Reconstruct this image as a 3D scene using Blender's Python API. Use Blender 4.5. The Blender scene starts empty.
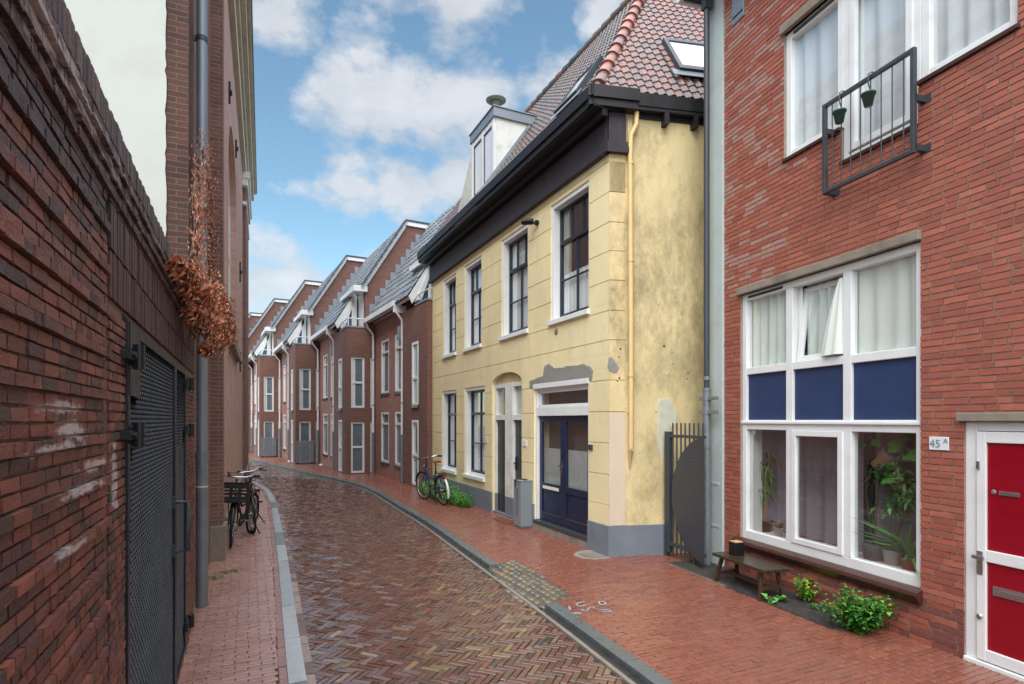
import bpy, bmesh, math, random
from mathutils import Vector, Matrix
R = math.radians
rnd = random.Random(7)
scene = bpy.context.scene
COL = scene.collection

# ------------------------------------------------------------------ camera, sky, sun, exposure
FPX, HZ, CX, CAMH = 570.0, 420.0, 512.0, 1.9
cam_d = bpy.data.cameras.new("camera"); cam = bpy.data.objects.new("camera", cam_d); COL.objects.link(cam)
cam.location = (0, 0, CAMH); cam.rotation_euler = (R(90), 0, 0)
cam_d.sensor_width = 36; cam_d.lens = 36 * FPX / 1024; cam_d.shift_y = (HZ - 342) / 1024
cam_d.clip_start = 0.05; cam_d.clip_end = 2000
scene.camera = cam
scene.view_settings.view_transform = 'Standard'; scene.view_settings.look = 'None'
scene.view_settings.gamma = 1; scene.view_settings.use_curve_mapping = False
scene.view_settings.exposure = 1.02
SUN_EL, SUN_AZ = 48.0, 192.0      # azimuth clockwise from +Y (behind the camera, a little left)
world = bpy.data.worlds.new("World"); scene.world = world; world.use_nodes = True
sd = bpy.data.lights.new("sun", 'SUN'); sun = bpy.data.objects.new("sun", sd); COL.objects.link(sun)
sd.energy = 1.2; sd.angle = R(40); sd.color = (1.0, 0.965, 0.92)
sun.rotation_euler = (R(90 - SUN_EL), 0, R(180 - SUN_AZ))
try:
    scene.cycles.max_bounces = 7; scene.cycles.diffuse_bounces = 4; scene.cycles.glossy_bounces = 3
    scene.cycles.transparent_max_bounces = 12; scene.cycles.use_denoising = True
    scene.cycles.sample_clamp_indirect = 6
except Exception: pass

def build_world():
    nt = world.node_tree; N = nt.nodes; Lk = nt.links; N.clear()
    out = N.new('ShaderNodeOutputWorld'); bg = N.new('ShaderNodeBackground')
    sky = N.new('ShaderNodeTexSky'); sky.sky_type = 'NISHITA'; sky.sun_disc = False
    sky.sun_elevation = R(SUN_EL); sky.sun_rotation = R(SUN_AZ); sky.air_density = 1.0; sky.dust_density = 0.6; sky.ozone_density = 1.0
    tc = N.new('ShaderNodeTexCoord')
    def vmath(op, a, b=None):
        n = N.new('ShaderNodeVectorMath'); n.operation = op
        for i, q in enumerate((a, b)):
            if q is None: continue
            if isinstance(q, (tuple, list)): n.inputs[i].default_value = q
            else: Lk.new(q, n.inputs[i])
        return n
    def m(op, a, b=None, clamp=False):
        n = N.new('ShaderNodeMath'); n.operation = op; n.use_clamp = clamp
        for i, q in enumerate((a, b)):
            if q is None: continue
            if isinstance(q, (int, float)): n.inputs[i].default_value = q
            else: Lk.new(q, n.inputs[i])
        return n.outputs[0]
    d = vmath('NORMALIZE', tc.outputs['Generated']).outputs[0]
    n1 = N.new('ShaderNodeTexNoise'); n1.inputs['Scale'].default_value = 9; n1.inputs['Detail'].default_value = 7; n1.inputs['Roughness'].default_value = 0.58
    st = vmath('MULTIPLY', d, (1, 1, 1.7)).outputs[0]
    Lk.new(st, n1.inputs['Vector'])
    n2 = N.new('ShaderNodeTexNoise'); n2.inputs['Scale'].default_value = 2.2; n2.inputs['Detail'].default_value = 6; n2.inputs['Roughness'].default_value = 0.6
    Lk.new(st, n2.inputs['Vector'])
    # cloud banks: direction in the sky (azimuth tangent, height tangent), angular radius, weight
    banks = [(345,105,42,1),(392,112,48,1),(440,118,50,1),(488,120,50,.95),(540,88,34,.8),(500,165,50,1),(350,188,42,.75),(410,180,46,.9),
             (455,170,45,1),(450,12,48,.95),(410,5,30,.8),(480,35,26,.6),(275,12,38,.95),(290,60,38,.45),(370,60,48,.55),(262,70,30,.5),
             (255,282,46,.95),(300,285,42,.95),(345,285,40,.7),(262,325,40,.9),(612,10,26,.7),(660,0,40,.7),(700,60,50,.8),(230,330,60,.8)]
    tot = None
    for (px, py, r, w) in banks:
        v = Vector(((px - CX) / FPX, 1, (HZ - py) / FPX)).normalized()
        dist = vmath('DISTANCE', d, tuple(v)).outputs['Value']
        q = m('SUBTRACT', 1.0, m('DIVIDE', dist, r * 1.3 / FPX), True)
        q = m('MULTIPLY', m('POWER', q, 0.8), w)
        tot = q if tot is None else m('MAXIMUM', tot, q)
    # the rest of the sky, outside the view, keeps loose broken cloud
    sep = N.new('ShaderNodeSeparateXYZ'); Lk.new(d, sep.inputs[0])
    away = m('ADD', m('SUBTRACT', 1.0, m('MULTIPLY', sep.outputs['Y'], 2.6), True), m('MULTIPLY', m('SUBTRACT', sep.outputs['Z'], 0.62), 8.0, True), True)
    loose = m('MULTIPLY', m('ADD', n2.outputs[0], 0.35), away)
    tot = m('MAXIMUM', tot, loose)
    nn = m('MULTIPLY', m('SUBTRACT', n1.outputs[0], 0.5), 2.3)
    n2b = m('MULTIPLY', m('SUBTRACT', n2.outputs[0], 0.5), 0.45)
    dens = m('ADD', m('ADD', tot, nn), n2b)
    mask = m('MULTIPLY', m('SUBTRACT', dens, 0.26), 2.0, True)
    mask = m('MULTIPLY', mask, 0.80)
    # cloud tone: brighter tops, greyer bodies
    tone = N.new('ShaderNodeMix'); tone.data_type = 'RGBA'
    Lk.new(m('MULTIPLY', m('SUBTRACT', n1.outputs[0], 0.36), 3.2, True), tone.inputs[0])
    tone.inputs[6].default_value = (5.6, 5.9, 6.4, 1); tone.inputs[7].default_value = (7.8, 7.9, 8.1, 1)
    # unseen cloud towards the veiled sun and overhead is brightened as added fill light
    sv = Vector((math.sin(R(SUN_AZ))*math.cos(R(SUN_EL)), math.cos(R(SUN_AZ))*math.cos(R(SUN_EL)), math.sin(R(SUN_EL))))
    near = m('ADD', m('MULTIPLY', m('MAXIMUM', vmath('DOT_PRODUCT', d, tuple(sv)).outputs['Value'], 0.0), SUNFILL), 1.0)
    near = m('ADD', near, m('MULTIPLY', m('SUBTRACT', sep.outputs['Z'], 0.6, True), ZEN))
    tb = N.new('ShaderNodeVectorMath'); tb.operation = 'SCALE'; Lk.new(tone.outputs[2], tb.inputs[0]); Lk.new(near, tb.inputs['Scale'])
    hs = N.new('ShaderNodeMix'); hs.data_type = 'RGBA'; hs.blend_type = 'MULTIPLY'; hs.inputs[0].default_value = 1
    Lk.new(sky.outputs[0], hs.inputs[6]); hs.inputs[7].default_value = SKYTINT
    mx = N.new('ShaderNodeMix'); mx.data_type = 'RGBA'
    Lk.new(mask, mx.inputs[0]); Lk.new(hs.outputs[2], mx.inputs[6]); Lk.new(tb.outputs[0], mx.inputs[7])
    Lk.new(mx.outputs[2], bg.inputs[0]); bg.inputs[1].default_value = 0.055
    Lk.new(bg.outputs[0], out.inputs[0])
SKYTINT = (1.72, 2.0, 1.82, 1); SUNFILL = 2.2; ZEN = 6.0
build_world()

# ------------------------------------------------------------------ helpers
def tag(o, label=None, cat=None, group=None, kind=None):
    if label: o['label'] = label
    if cat: o['category'] = cat
    if group: o['group'] = group
    if kind: o['kind'] = kind
    return o

def empty(name, loc=(0, 0, 0), rz=0.0, label=None, cat=None, group=None):
    o = bpy.data.objects.new(name, None); COL.objects.link(o)
    o.location = loc; o.rotation_euler = (0, 0, rz); o.empty_display_size = .2
    return tag(o, label, cat, group)

class MB:
    """collects geometry for ONE mesh object"""
    def __init__(s): s.v = []; s.f = []; s.c = []; s.m = []; s.sm = []
    def face(s, pts, col=(1, 1, 1), mi=0, smooth=False):
        b = len(s.v); s.v.extend([tuple(p) for p in pts]); s.f.append(tuple(range(b, b + len(pts)))); s.c.append(col); s.m.append(mi); s.sm.append(smooth)
    def poly(s, verts, faces, col=(1, 1, 1), mi=0, smooth=False):
        b = len(s.v); s.v.extend([tuple(p) for p in verts])
        for f in faces: s.f.append(tuple(b + i for i in f)); s.c.append(col); s.m.append(mi); s.sm.append(smooth)
    def box(s, x0, x1, y0, y1, z0, z1, col=(1, 1, 1), mi=0, skip=''):
        if x1 < x0: x0, x1 = x1, x0
        if y1 < y0: y0, y1 = y1, y0
        if z1 < z0: z0, z1 = z1, z0
        V = [(x0,y0,z0),(x1,y0,z0),(x1,y1,z0),(x0,y1,z0),(x0,y0,z1),(x1,y0,z1),(x1,y1,z1),(x0,y1,z1)]
        Fs = {'b':(0,3,2,1),'t':(4,5,6,7),'f':(0,1,5,4),'r':(1,2,6,5),'k':(2,3,7,6),'l':(3,0,4,7)}
        s.poly(V, [f for k, f in Fs.items() if k not in skip], col, mi)
    def obox(s, c, ax, ay, az, col=(1,1,1), mi=0):
        """box by centre and three half-axis vectors"""
        c, ax, ay, az = map(Vector, (c, ax, ay, az))
        V = [c + sx*ax + sy*ay + sz*az for sz in (-1,1) for sx, sy in ((-1,-1),(1,-1),(1,1),(-1,1))]
        s.poly(V, [(0,3,2,1),(4,5,6,7),(0,1,5,4),(1,2,6,5),(2,3,7,6),(3,0,4,7)], col, mi)
    def bar(s, p, q, w, h, up=(0,0,1), col=(1,1,1), mi=0):
        p, q = Vector(p), Vector(q); d = (q - p); L = d.length
        if L < 1e-6: return
        d /= L; sd_ = d.cross(Vector(up))
        if sd_.length < 1e-4: sd_ = d.cross(Vector((1,0,0)))
        sd_.normalize(); u = sd_.cross(d).normalized()
        s.obox((p+q)/2, d*L/2, sd_*w/2, u*h/2, col, mi)
    def prism(s, pts, vec, col=(1,1,1), mi=0, caps=True):
        """extrude a planar polygon (3D points) along vec"""
        n = len(pts); vec = Vector(vec); a = [Vector(p) for p in pts]; b = [p + vec for p in a]
        fs = [(i, (i+1) % n, n + (i+1) % n, n + i) for i in range(n)]
        s.poly(a + b, fs, col, mi)
        if caps: s.poly(a, [tuple(range(n-1, -1, -1))], col, mi); s.poly(b, [tuple(range(n))], col, mi)
    def tube(s, path, r, n=8, col=(1,1,1), mi=0, caps=True, smooth=True):
        P = [Vector(p) for p in path]; k = len(P)
        rr = r if isinstance(r, (list, tuple)) else [r]*k
        rings = []; ref = None
        for i in range(k):
            t = (P[min(i+1,k-1)] - P[max(i-1,0)]).normalized()
            if ref is None: ref = Vector((0,0,1)) if abs(t.z) < .9 else Vector((1,0,0))
            a = t.cross(ref)
            if a.length < 1e-4: a = t.cross(Vector((1,0,0)))
            a.normalize(); b = t.cross(a).normalized(); ref = a.cross(t)
            rings.append([P[i] + rr[i]*(math.cos(2*math.pi*j/n)*a + math.sin(2*math.pi*j/n)*b) for j in range(n)])
        V = [p for g in rings for p in g]
        Fs = [(i*n+j, i*n+(j+1)%n, (i+1)*n+(j+1)%n, (i+1)*n+j) for i in range(k-1) for j in range(n)]
        s.poly(V, Fs, col, mi, smooth)
        if caps:
            s.poly(rings[0], [tuple(range(n-1,-1,-1))], col, mi); s.poly(rings[-1], [tuple(range(n))], col, mi)
    def cyl(s, p, q, r, r2=None, n=12, col=(1,1,1), mi=0): s.tube([p, q], [r, r if r2 is None else r2], n, col, mi)
    def lathe(s, prof, c=(0,0,0), n=20, col=(1,1,1), mi=0, axis='z', smooth=True):
        V = []; k = len(prof)
        for (r, z) in prof:
            for j in range(n):
                a = 2*math.pi*j/n; x, y = r*math.cos(a), r*math.sin(a)
                p = (x, y, z) if axis == 'z' else ((x, z, y) if axis == 'y' else (z, x, y))
                V.append((c[0]+p[0], c[1]+p[1], c[2]+p[2]))
        Fs = [(i*n+j, i*n+(j+1)%n, (i+1)*n+(j+1)%n, (i+1)*n+j) for i in range(k-1) for j in range(n)]
        s.poly(V, Fs, col, mi, smooth)
    def torus(s, c, R_, r, ax, ay, N=28, n=8, col=(1,1,1), mi=0):
        c, ax, ay = Vector(c), Vector(ax).normalized(), Vector(ay).normalized(); az = ax.cross(ay)
        V = []
        for i in range(N):
            t = 2*math.pi*i/N; o = math.cos(t)*ax + math.sin(t)*ay
            for j in range(n):
                p = 2*math.pi*j/n; V.append(c + o*(R_ + r*math.cos(p)) + az*r*math.sin(p))
        Fs = [(i*n+j, ((i+1)%N)*n+j, ((i+1)%N)*n+(j+1)%n, i*n+(j+1)%n) for i in range(N) for j in range(n)]
        s.poly(V, Fs, col, mi, True)
    def build(s, name, mat, parent=None, bevel=0.0, **tags):
        me = bpy.data.meshes.new(name); me.from_pydata(s.v, [], s.f)
        mats = mat if isinstance(mat, (list, tuple)) else [mat]
        for q in mats: me.materials.append(q)
        if len(mats) > 1: me.polygons.foreach_set('material_index', s.m)
        me.polygons.foreach_set('use_smooth', s.sm)
        ca = me.color_attributes.new('col', 'FLOAT_COLOR', 'CORNER')
        uv = me.uv_layers.new(name='uv')
        cd = []; ud = []
        me.update()
        for p in me.polygons:
            c = s.c[p.index]; n = p.normal; a = (abs(n.x), abs(n.y), abs(n.z)); k = a.index(max(a))
            for li in p.loop_indices:
                cd.extend((c[0], c[1], c[2], 1.0)); v = me.vertices[me.loops[li].vertex_index].co
                ud.extend((v.y, v.z) if k == 0 else ((v.x, v.z) if k == 1 else (v.x, v.y)))
        ca.data.foreach_set('color', cd); uv.data.foreach_set('uv', ud)
        me.validate(); 
        o = bpy.data.objects.new(name, me); COL.objects.link(o)
        if parent: o.parent = parent
        if bevel:
            b = o.modifiers.new('bevel', 'BEVEL'); b.width = bevel; b.segments = 2; b.limit_method = 'ANGLE'; b.angle_limit = R(40)
        tag(o, **tags)
        return o

class Fr:
    """a facade line on the ground: origin, direction (to the right when facing it); y points into the building"""
    def __init__(s, o, u):
        s.o = Vector(o); s.u = Vector(u).normalized(); s.n = Vector((-s.u.y, s.u.x)); s.rz = math.atan2(s.u.y, s.u.x)
    def s(s_, px, off=0.0):
        k = (px - CX) / FPX; ox = s_.o.x + off*s_.n.x; oy = s_.o.y + off*s_.n.y
        return (k*oy - ox) / (s_.u.x - k*s_.u.y)
    def z(s_, px, py, off=0.0):
        t = s_.s(px, off); dep = s_.o.y + off*s_.n.y + t*s_.u.y
        return CAMH + (HZ - py)*dep/FPX
    def loc(s_, X, Y):
        d = Vector((X, Y)) - s_.o; return d.dot(s_.u), d.dot(s_.n)
    def w(s_, x, y): p = s_.o + s_.u*x + s_.n*y; return (p.x, p.y)

def gnd(px, py, z=0.0):
    Y = (CAMH - z)*FPX/(py - HZ); return ((px - CX)/FPX*Y, Y)

def rects(x0, x1, z0, z1, holes):
    """cover a rectangle minus rectangular holes"""
    zs = sorted({z0, z1} | {min(max(h[i], z0), z1) for h in holes for i in (2, 3)})
    out = []
    for a, b in zip(zs, zs[1:]):
        if b - a < 1e-5: continue
        hs = sorted([(h[0], h[1]) for h in holes if h[2] < b - 1e-6 and h[3] > a + 1e-6])
        cur = x0
        for p, q in hs:
            if p > cur: out.append((cur, min(p, x1), a, b))
            cur = max(cur, q)
        if cur < x1: out.append((cur, x1, a, b))
    return [r for r in out if r[1] - r[0] > 1e-4]

def wallbox(mb, x0, x1, z0, z1, holes, y0, y1, col=(1,1,1), mi=0):
    for a, b, c, d in rects(x0, x1, z0, z1, holes): mb.box(a, b, y0, y1, c, d, col, mi)

def jit(c, a, r=rnd):
    k = 1 + r.uniform(-a, a); return (c[0]*k*(1+r.uniform(-a,a)*.3), c[1]*k, c[2]*k*(1+r.uniform(-a,a)*.3))

def bricks(mb, x0, x1, z0, z1, holes, L, H, joint, colf, proud=.006, back=.0, wob=0.0, mi=0, rowproud=None, r=rnd, headers=.0):
    """real bricks laid in courses on the plane y=back, standing proud towards -y"""
    row = 0; z = z0
    while z < z1 - .01:
        zt = min(z + H - joint, z1)
        x = x0 - r.uniform(0, L*.3) - (L/2 if row % 2 else 0)
        pr = proud + (rowproud(row) if rowproud else 0)
        while x < x1:
            l = L if r.random() > headers else L*.5
            a, b = max(x, x0), min(x + l - joint, x1); x += l
            if b - a < .012: continue
            rs = [(a, b, z, zt)]
            for h in holes:
                nr = []
                for (p, q, c, d) in rs:
                    if h[0] < q and h[1] > p and h[2] < d and h[3] > c:
                        oz = (min(d, h[3]) - max(c, h[2]))
                        if oz < .4*(d-c): nr.append((p, q, max(c, h[3]) if h[3] < d and h[3]-c < .4*(d-c) else c, min(d, h[2]) if h[2] > c and d-h[2] < .4*(d-c) else d)); continue
                        if h[0] > p + .01: nr.append((p, h[0], c, d))
                        if h[1] < q - .01: nr.append((h[1], q, c, d))
                    else: nr.append((p, q, c, d))
                rs = nr
            for (p, q, c, d) in rs:
                if q - p < .01 or d - c < .008: continue
                y = back - pr - r.uniform(0, wob); col = colf(r, (p+q)/2, c, row)
                j = wob*.8
                V = []
                for (xx, zz) in ((p,c),(q,c),(q,d),(p,d)):
                    V.append((xx + r.uniform(-j,j)*.6, y + r.uniform(-j,j), zz + r.uniform(-j,j)*.6))
                W = [(v[0], back + .004, v[2]) for v in V]
                mb.poly(V + W, [(0,1,2,3),(1,0,4,5),(2,1,5,6),(3,2,6,7),(0,3,7,4)], col, mi)
        z += H; row += 1

def tiles(mb, P0, a, b, La, Lb, inside=None, tw=.22, te=.30, amp=.028, lip=.03, colf=None, r=rnd, seg=6):
    P0, a, b = Vector(P0), Vector(a).normalized(), Vector(b).normalized(); n = a.cross(b).normalized()
    if n.z < 0: n = -n
    nu = int(La/tw); nv = int(Lb/te)
    for j in range(nv + 1):
        for i in range(nu + 1):
            if inside and not inside((i+.5)*tw, (j+.5)*te): continue
            col = colf(r) if colf else (1,1,1); dy = r.uniform(-.006, .006)
            bot = []; top = []; low = []
            for k in range(seg + 1):
                t = k/seg; h = amp*math.sin(t*2*math.pi - .6) + (.012 if t > .85 else 0)
                u = P0 + a*((i + t)*tw + .0)
                bot.append(u + b*(j*te - .02 + dy) + n*(h + lip + .014)); top.append(u + b*((j+1)*te) + n*(h + .014 - .0))
                low.append(u + b*(j*te - .02 + dy) + n*(h + lip - .014))
            m = seg + 1
            mb.poly(bot + top + low, [(k, k+1, m+k+1, m+k) for k in range(seg)], col, 0, True)
            mb.poly(bot + low, [(m+k, m+k+1, k+1, k) for k in range(seg)], (col[0]*.8, col[1]*.8, col[2]*.8), 0)

# ------------------------------------------------------------------ materials
def S(r, g, b):
    f = lambda c: (c/255/12.92) if c/255 <= .04045 else ((c/255 + .055)/1.055)**2.4
    return (f(r), f(g), f(b))

def newmat(name):
    m = bpy.data.materials.new(name); m.use_nodes = True
    nt = m.node_tree; b = nt.nodes['Principled BSDF']
    return m, nt, b

def noise(nt, vec, scale, detail=4, rough=.55, dist=0):
    n = nt.nodes.new('ShaderNodeTexNoise'); n.inputs['Scale'].default_value = scale; n.inputs['Detail'].default_value = detail
    n.inputs['Roughness'].default_value = rough; n.inputs['Distortion'].default_value = dist
    if vec is not None: nt.links.new(vec, n.inputs['Vector'])
    return n.outputs['Fac']

def mmath(nt, op, a, b=None, clamp=False):
    n = nt.nodes.new('ShaderNodeMath'); n.operation = op; n.use_clamp = clamp
    for i, q in enumerate((a, b)):
        if q is None: continue
        if isinstance(q, (int, float)): n.inputs[i].default_value = q
        else: nt.links.new(q, n.inputs[i])
    return n.outputs[0]

def mixc(nt, f, a, b, mode='MIX'):
    n = nt.nodes.new('ShaderNodeMix'); n.data_type = 'RGBA'; n.blend_type = mode
    if isinstance(f, (int, float)): n.inputs[0].default_value = f
    else: nt.links.new(f, n.inputs[0])
    for i, q in ((6, a), (7, b)):
        if isinstance(q, (tuple, list)): n.inputs[i].default_value = (*q[:3], 1)
        else: nt.links.new(q, n.inputs[i])
    return n.outputs[2]

def ramp(nt, f, lo, hi):
    return mmath(nt, 'MULTIPLY', mmath(nt, 'SUBTRACT', f, lo), 1/(hi-lo), True)

def mapv(nt, vec, sc):
    n = nt.nodes.new('ShaderNodeMapping'); n.inputs['Scale'].default_value = sc; nt.links.new(vec, n.inputs['Vector']); return n.outputs[0]

def pbr(name, col=None, rough=.6, var=.12, vscale=3, bump=.15, bscale=60, metal=0, attr=False, rvar=.1, dirt=None, dirtamt=.3, dscale=2.5, stretch=(1,1,1), spec=.5, bdist=.004, coat=0):
    m, nt, b = newmat(name); L = nt.links
    tc = nt.nodes.new('ShaderNodeTexCoord'); vec = tc.outputs['Object']
    if attr:
        at = nt.nodes.new('ShaderNodeAttribute'); at.attribute_name = 'col'; base = at.outputs['Color']
    else: base = col
    n1 = noise(nt, mapv(nt, vec, stretch), vscale, 6, .6)
    k = mmath(nt, 'ADD', mmath(nt, 'MULTIPLY', mmath(nt, 'SUBTRACT', n1, .5), var*4), 1.0)
    cmb = nt.nodes.new('ShaderNodeCombineColor')
    for i in range(3): L.new(k, cmb.inputs[i])
    c = mixc(nt, 1.0, base, cmb.outputs[0], 'MULTIPLY')
    if dirt:
        nd = noise(nt, mapv(nt, vec, stretch), dscale, 8, .65)
        c = mixc(nt, mmath(nt, 'MULTIPLY', ramp(nt, nd, .5, .72), dirtamt), c, dirt)
    L.new(c, b.inputs['Base Color'])
    nb = noise(nt, vec, bscale, 3, .6)
    L.new(mmath(nt, 'ADD', mmath(nt, 'MULTIPLY', mmath(nt, 'SUBTRACT', n1, .5), rvar*4), rough, True), b.inputs['Roughness'])
    b.inputs['Metallic'].default_value = metal; b.inputs['Specular IOR Level'].default_value = spec
    if coat: b.inputs['Coat Weight'].default_value = coat; b.inputs['Coat Roughness'].default_value = .15
    if bump:
        bp = nt.nodes.new('ShaderNodeBump'); bp.inputs['Strength'].default_value = bump; bp.inputs['Distance'].default_value = bdist
        L.new(nb, bp.inputs['Height']); L.new(bp.outputs[0], b.inputs['Normal'])
    return m

def brickmat(name, c1, c2, mortar, rowh=.0625, bl=.21, joint=.01, rough=.8, bump=.5, var=.2, dirt=None):
    m, nt, b = newmat(name); L = nt.links
    uv = nt.nodes.new('ShaderNodeUVMap'); uv.uv_map = 'uv'
    t = nt.nodes.new('ShaderNodeTexBrick'); L.new(uv.outputs[0], t.inputs['Vector'])
    t.inputs['Scale'].default_value = 1; t.inputs['Brick Width'].default_value = bl; t.inputs['Row Height'].default_value = rowh
    t.inputs['Mortar Size'].default_value = joint/2; t.inputs['Mortar Smooth'].default_value = .2; t.inputs['Bias'].default_value = 0
    t.inputs['Color1'].default_value = (*c1, 1); t.inputs['Color2'].default_value = (*c2, 1); t.inputs['Mortar'].default_value = (*mortar, 1)
    n1 = noise(nt, uv.outputs[0], 1.3, 7, .65); n2 = noise(nt, uv.outputs[0], 45, 3, .6)
    k = mmath(nt, 'ADD', mmath(nt, 'MULTIPLY', mmath(nt, 'SUBTRACT', n1, .5), var*4), 1.0)
    k = mmath(nt, 'ADD', k, mmath(nt, 'MULTIPLY', mmath(nt, 'SUBTRACT', n2, .5), .6))
    cmb = nt.nodes.new('ShaderNodeCombineColor')
    for i in range(3): L.new(k, cmb.inputs[i])
    c = mixc(nt, 1.0, t.outputs['Color'], cmb.outputs[0], 'MULTIPLY')
    if dirt:
        nd = noise(nt, mapv(nt, uv.outputs[0], (1, .45, 1)), 1.1, 8, .7)
        c = mixc(nt, mmath(nt, 'MULTIPLY', ramp(nt, nd, .5, .75), .5), c, dirt)
    L.new(c, b.inputs['Base Color']); b.inputs['Roughness'].default_value = rough
    bp = nt.nodes.new('ShaderNodeBump'); bp.inputs['Strength'].default_value = bump; bp.inputs['Distance'].default_value = .008
    h = mmath(nt, 'SUBTRACT', mmath(nt, 'MULTIPLY', n2, .3), t.outputs['Fac'])
    L.new(h, bp.inputs['Height']); L.new(bp.outputs[0], b.inputs['Normal'])
    return m

def glassmat(name, tint=(.97,.98,.98), boost=1.6, rough=.015, base=.05):
    m, nt, b = newmat(name); L = nt.links; N = nt.nodes
    N.remove(b); out = N['Material Output']
    tr = N.new('ShaderNodeBsdfTransparent'); tr.inputs[0].default_value = (*tint, 1)
    gl = N.new('ShaderNodeBsdfGlossy'); gl.inputs['Roughness'].default_value = rough; gl.inputs['Color'].default_value = (.95,.97,1,1)
    fr = N.new('ShaderNodeFresnel'); geo = N.new('ShaderNodeNewGeometry'); L.new(mmath(nt, 'SUBTRACT', 1.5, mmath(nt, 'MULTIPLY', geo.outputs['Backfacing'], 1.5 - 1/1.5)), fr.inputs['IOR'])
    tc = N.new('ShaderNodeTexCoord')
    bp = N.new('ShaderNodeBump'); bp.inputs['Strength'].default_value = .12; bp.inputs['Distance'].default_value = .01
    L.new(noise(nt, tc.outputs['Object'], 2.2, 2), bp.inputs['Height']); L.new(bp.outputs[0], gl.inputs['Normal'])
    f = mmath(nt, 'ADD', mmath(nt, 'MULTIPLY', fr.outputs[0], boost), base, True)
    mx = N.new('ShaderNodeMixShader'); L.new(f, mx.inputs[0]); L.new(tr.outputs[0], mx.inputs[1]); L.new(gl.outputs[0], mx.inputs[2])
    L.new(mx.outputs[0], out.inputs[0])
    return m

M = {}
M['white'] = pbr('white paint', S(226,228,228), .38, .03, 2, .04, 40, dirt=S(170,170,160), dirtamt=.25)
M['white_old'] = pbr('weathered white paint', S(222,222,216), .5, .05, 3, .1, 40, dirt=S(140,138,125), dirtamt=.4, dscale=4)
M['bricks_red'] = pbr('red facing brick', attr=True, rough=.62, var=.12, vscale=22, bump=.5, bscale=150, rvar=.1)
M['mortar'] = pbr('grey mortar', S(150,138,126), .85, .12, 6, .4, 120, dirt=S(112,100,90), dirtamt=.5)
M['bricks_old'] = pbr('old dark brick', attr=True, rough=.55, var=.2, vscale=28, bump=.9, bscale=90, rvar=.15, bdist=.006)
M['mortar_dark'] = pbr('dark old mortar', S(128,114,106), .85, .2, 8, .6, 90, dirt=S(72,62,56), dirtamt=.5)
M['brick_row'] = brickmat('terrace brick', S(128,86,74), S(108,75,67), S(124,104,96), var=.08, dirt=S(104,66,56))
M['brick_row_pink'] = brickmat('pink red terrace brick', S(166,120,107), S(150,104,93), S(156,130,120), var=.08, dirt=S(136,92,80))
M['brick_side'] = brickmat('faded pink brick', S(196,156,142), S(178,138,126), S(186,168,156), rowh=.055, bl=.2, var=.12, dirt=S(140,106,96))
M['brick_brown'] = brickmat('brown brick', S(136,96,82), S(108,82,76), S(146,130,120), rowh=.055, bl=.2, var=.22, dirt=S(60,42,40))
M['cream'] = pbr('cream render', S(192,197,190), .8, .03, 1.2, .25, 30, dirt=S(172,176,164), dirtamt=.4, dscale=1.5)
M['black'] = pbr('black gloss paint', S(28,26,31), .5, .15, 3, .08, 30, rvar=.1, stretch=(3,3,.6))
M['black_soft'] = pbr('black stained boards', S(46,41,48), .62, .2, 5, .1, 40, stretch=(6,6,.5), dirt=S(84,76,84), dirtamt=.3)
M['zinc'] = pbr('zinc sheet', S(136,146,154), .45, .1, 3, .05, 30, metal=.4)
M['galv'] = pbr('galvanised pipe', S(128,136,140), .45, .16, 7, .1, 50, metal=.35, dirt=S(90,84,78), dirtamt=.3)
M['steel_dark'] = pbr('dark grey painted steel', S(58,64,70), .4, .1, 5, .06, 60)
M['gate_steel'] = pbr('near black painted steel', S(25,30,36), .42, .12, 6, .1, 80)
M['gate_back'] = pbr('corrugated dark sheet', S(42,50,58), .3, .1, 6, .05, 60)
M['navy'] = pbr('navy paint', S(26,38,66), .3, .1, 4, .05, 40)
M['navy_dark'] = pbr('blue black sash paint', S(34,40,52), .32, .08, 4, .04, 40)
M['blue_panel'] = pbr('blue sprayed panel', S(36,54,94), .6, .07, 9, .5, 160)
M['red_door'] = pbr('red door paint', S(140,6,28), .32, .04, 3, .05, 60)
M['steel'] = pbr('brushed steel', S(178,180,182), .3, .06, 4, .03, 80, metal=.9)
M['stone'] = pbr('concrete lintel', S(140,130,118), .85, .2, 7, .5, 60, dirt=S(88,80,70), dirtamt=.6)
M['plinth'] = pbr('grey painted plinth', S(116,124,134), .55, .1, 2.5, .25, 30, dirt=S(84,88,92), dirtamt=.5, dscale=3)
M['sill_brown'] = pbr('brown glazed sill', S(70,44,38), .3, .15, 6, .2, 40)
M['timber'] = pbr('wet weathered timber', S(66,46,34), .4, .25, 4, .4, 60, stretch=(1,8,8), dirt=S(66,70,44), dirtamt=.6)
M['timber_top'] = pbr('mossy wet bench board', S(58,46,34), .3, .25, 3, .4, 60, stretch=(1,8,8), dirt=S(60,68,40), dirtamt=.7)
M['timber_light'] = pbr('light wood lid', S(196,160,116), .5, .1, 6, .2, 60, stretch=(1,8,8))
M['black_plastic'] = pbr('black plastic', S(22,22,24), .38, .1, 5, .1, 60)
M['rubber'] = pbr('tyre rubber', S(26,26,27), .6, .1, 8, .2, 80)
M['leather'] = pbr('brown saddle', S(120,56,34), .4, .1, 8, .1, 60)
M['bike_blue'] = pbr('dark blue bicycle paint', S(34,46,84), .3, .05, 5, .03, 60)
M['bike_black'] = pbr('black bicycle paint', S(22,22,24), .3, .05, 5, .03, 60)
M['chrome'] = pbr('chrome', S(200,202,205), .2, .05, 5, .02, 60, metal=1)
M['redlight'] = pbr('red reflector', S(150,20,20), .3, .05)
M['leaf'] = pbr('leaves', attr=True, rough=.45, var=.12, vscale=30, bump=.2, bscale=60)
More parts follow.
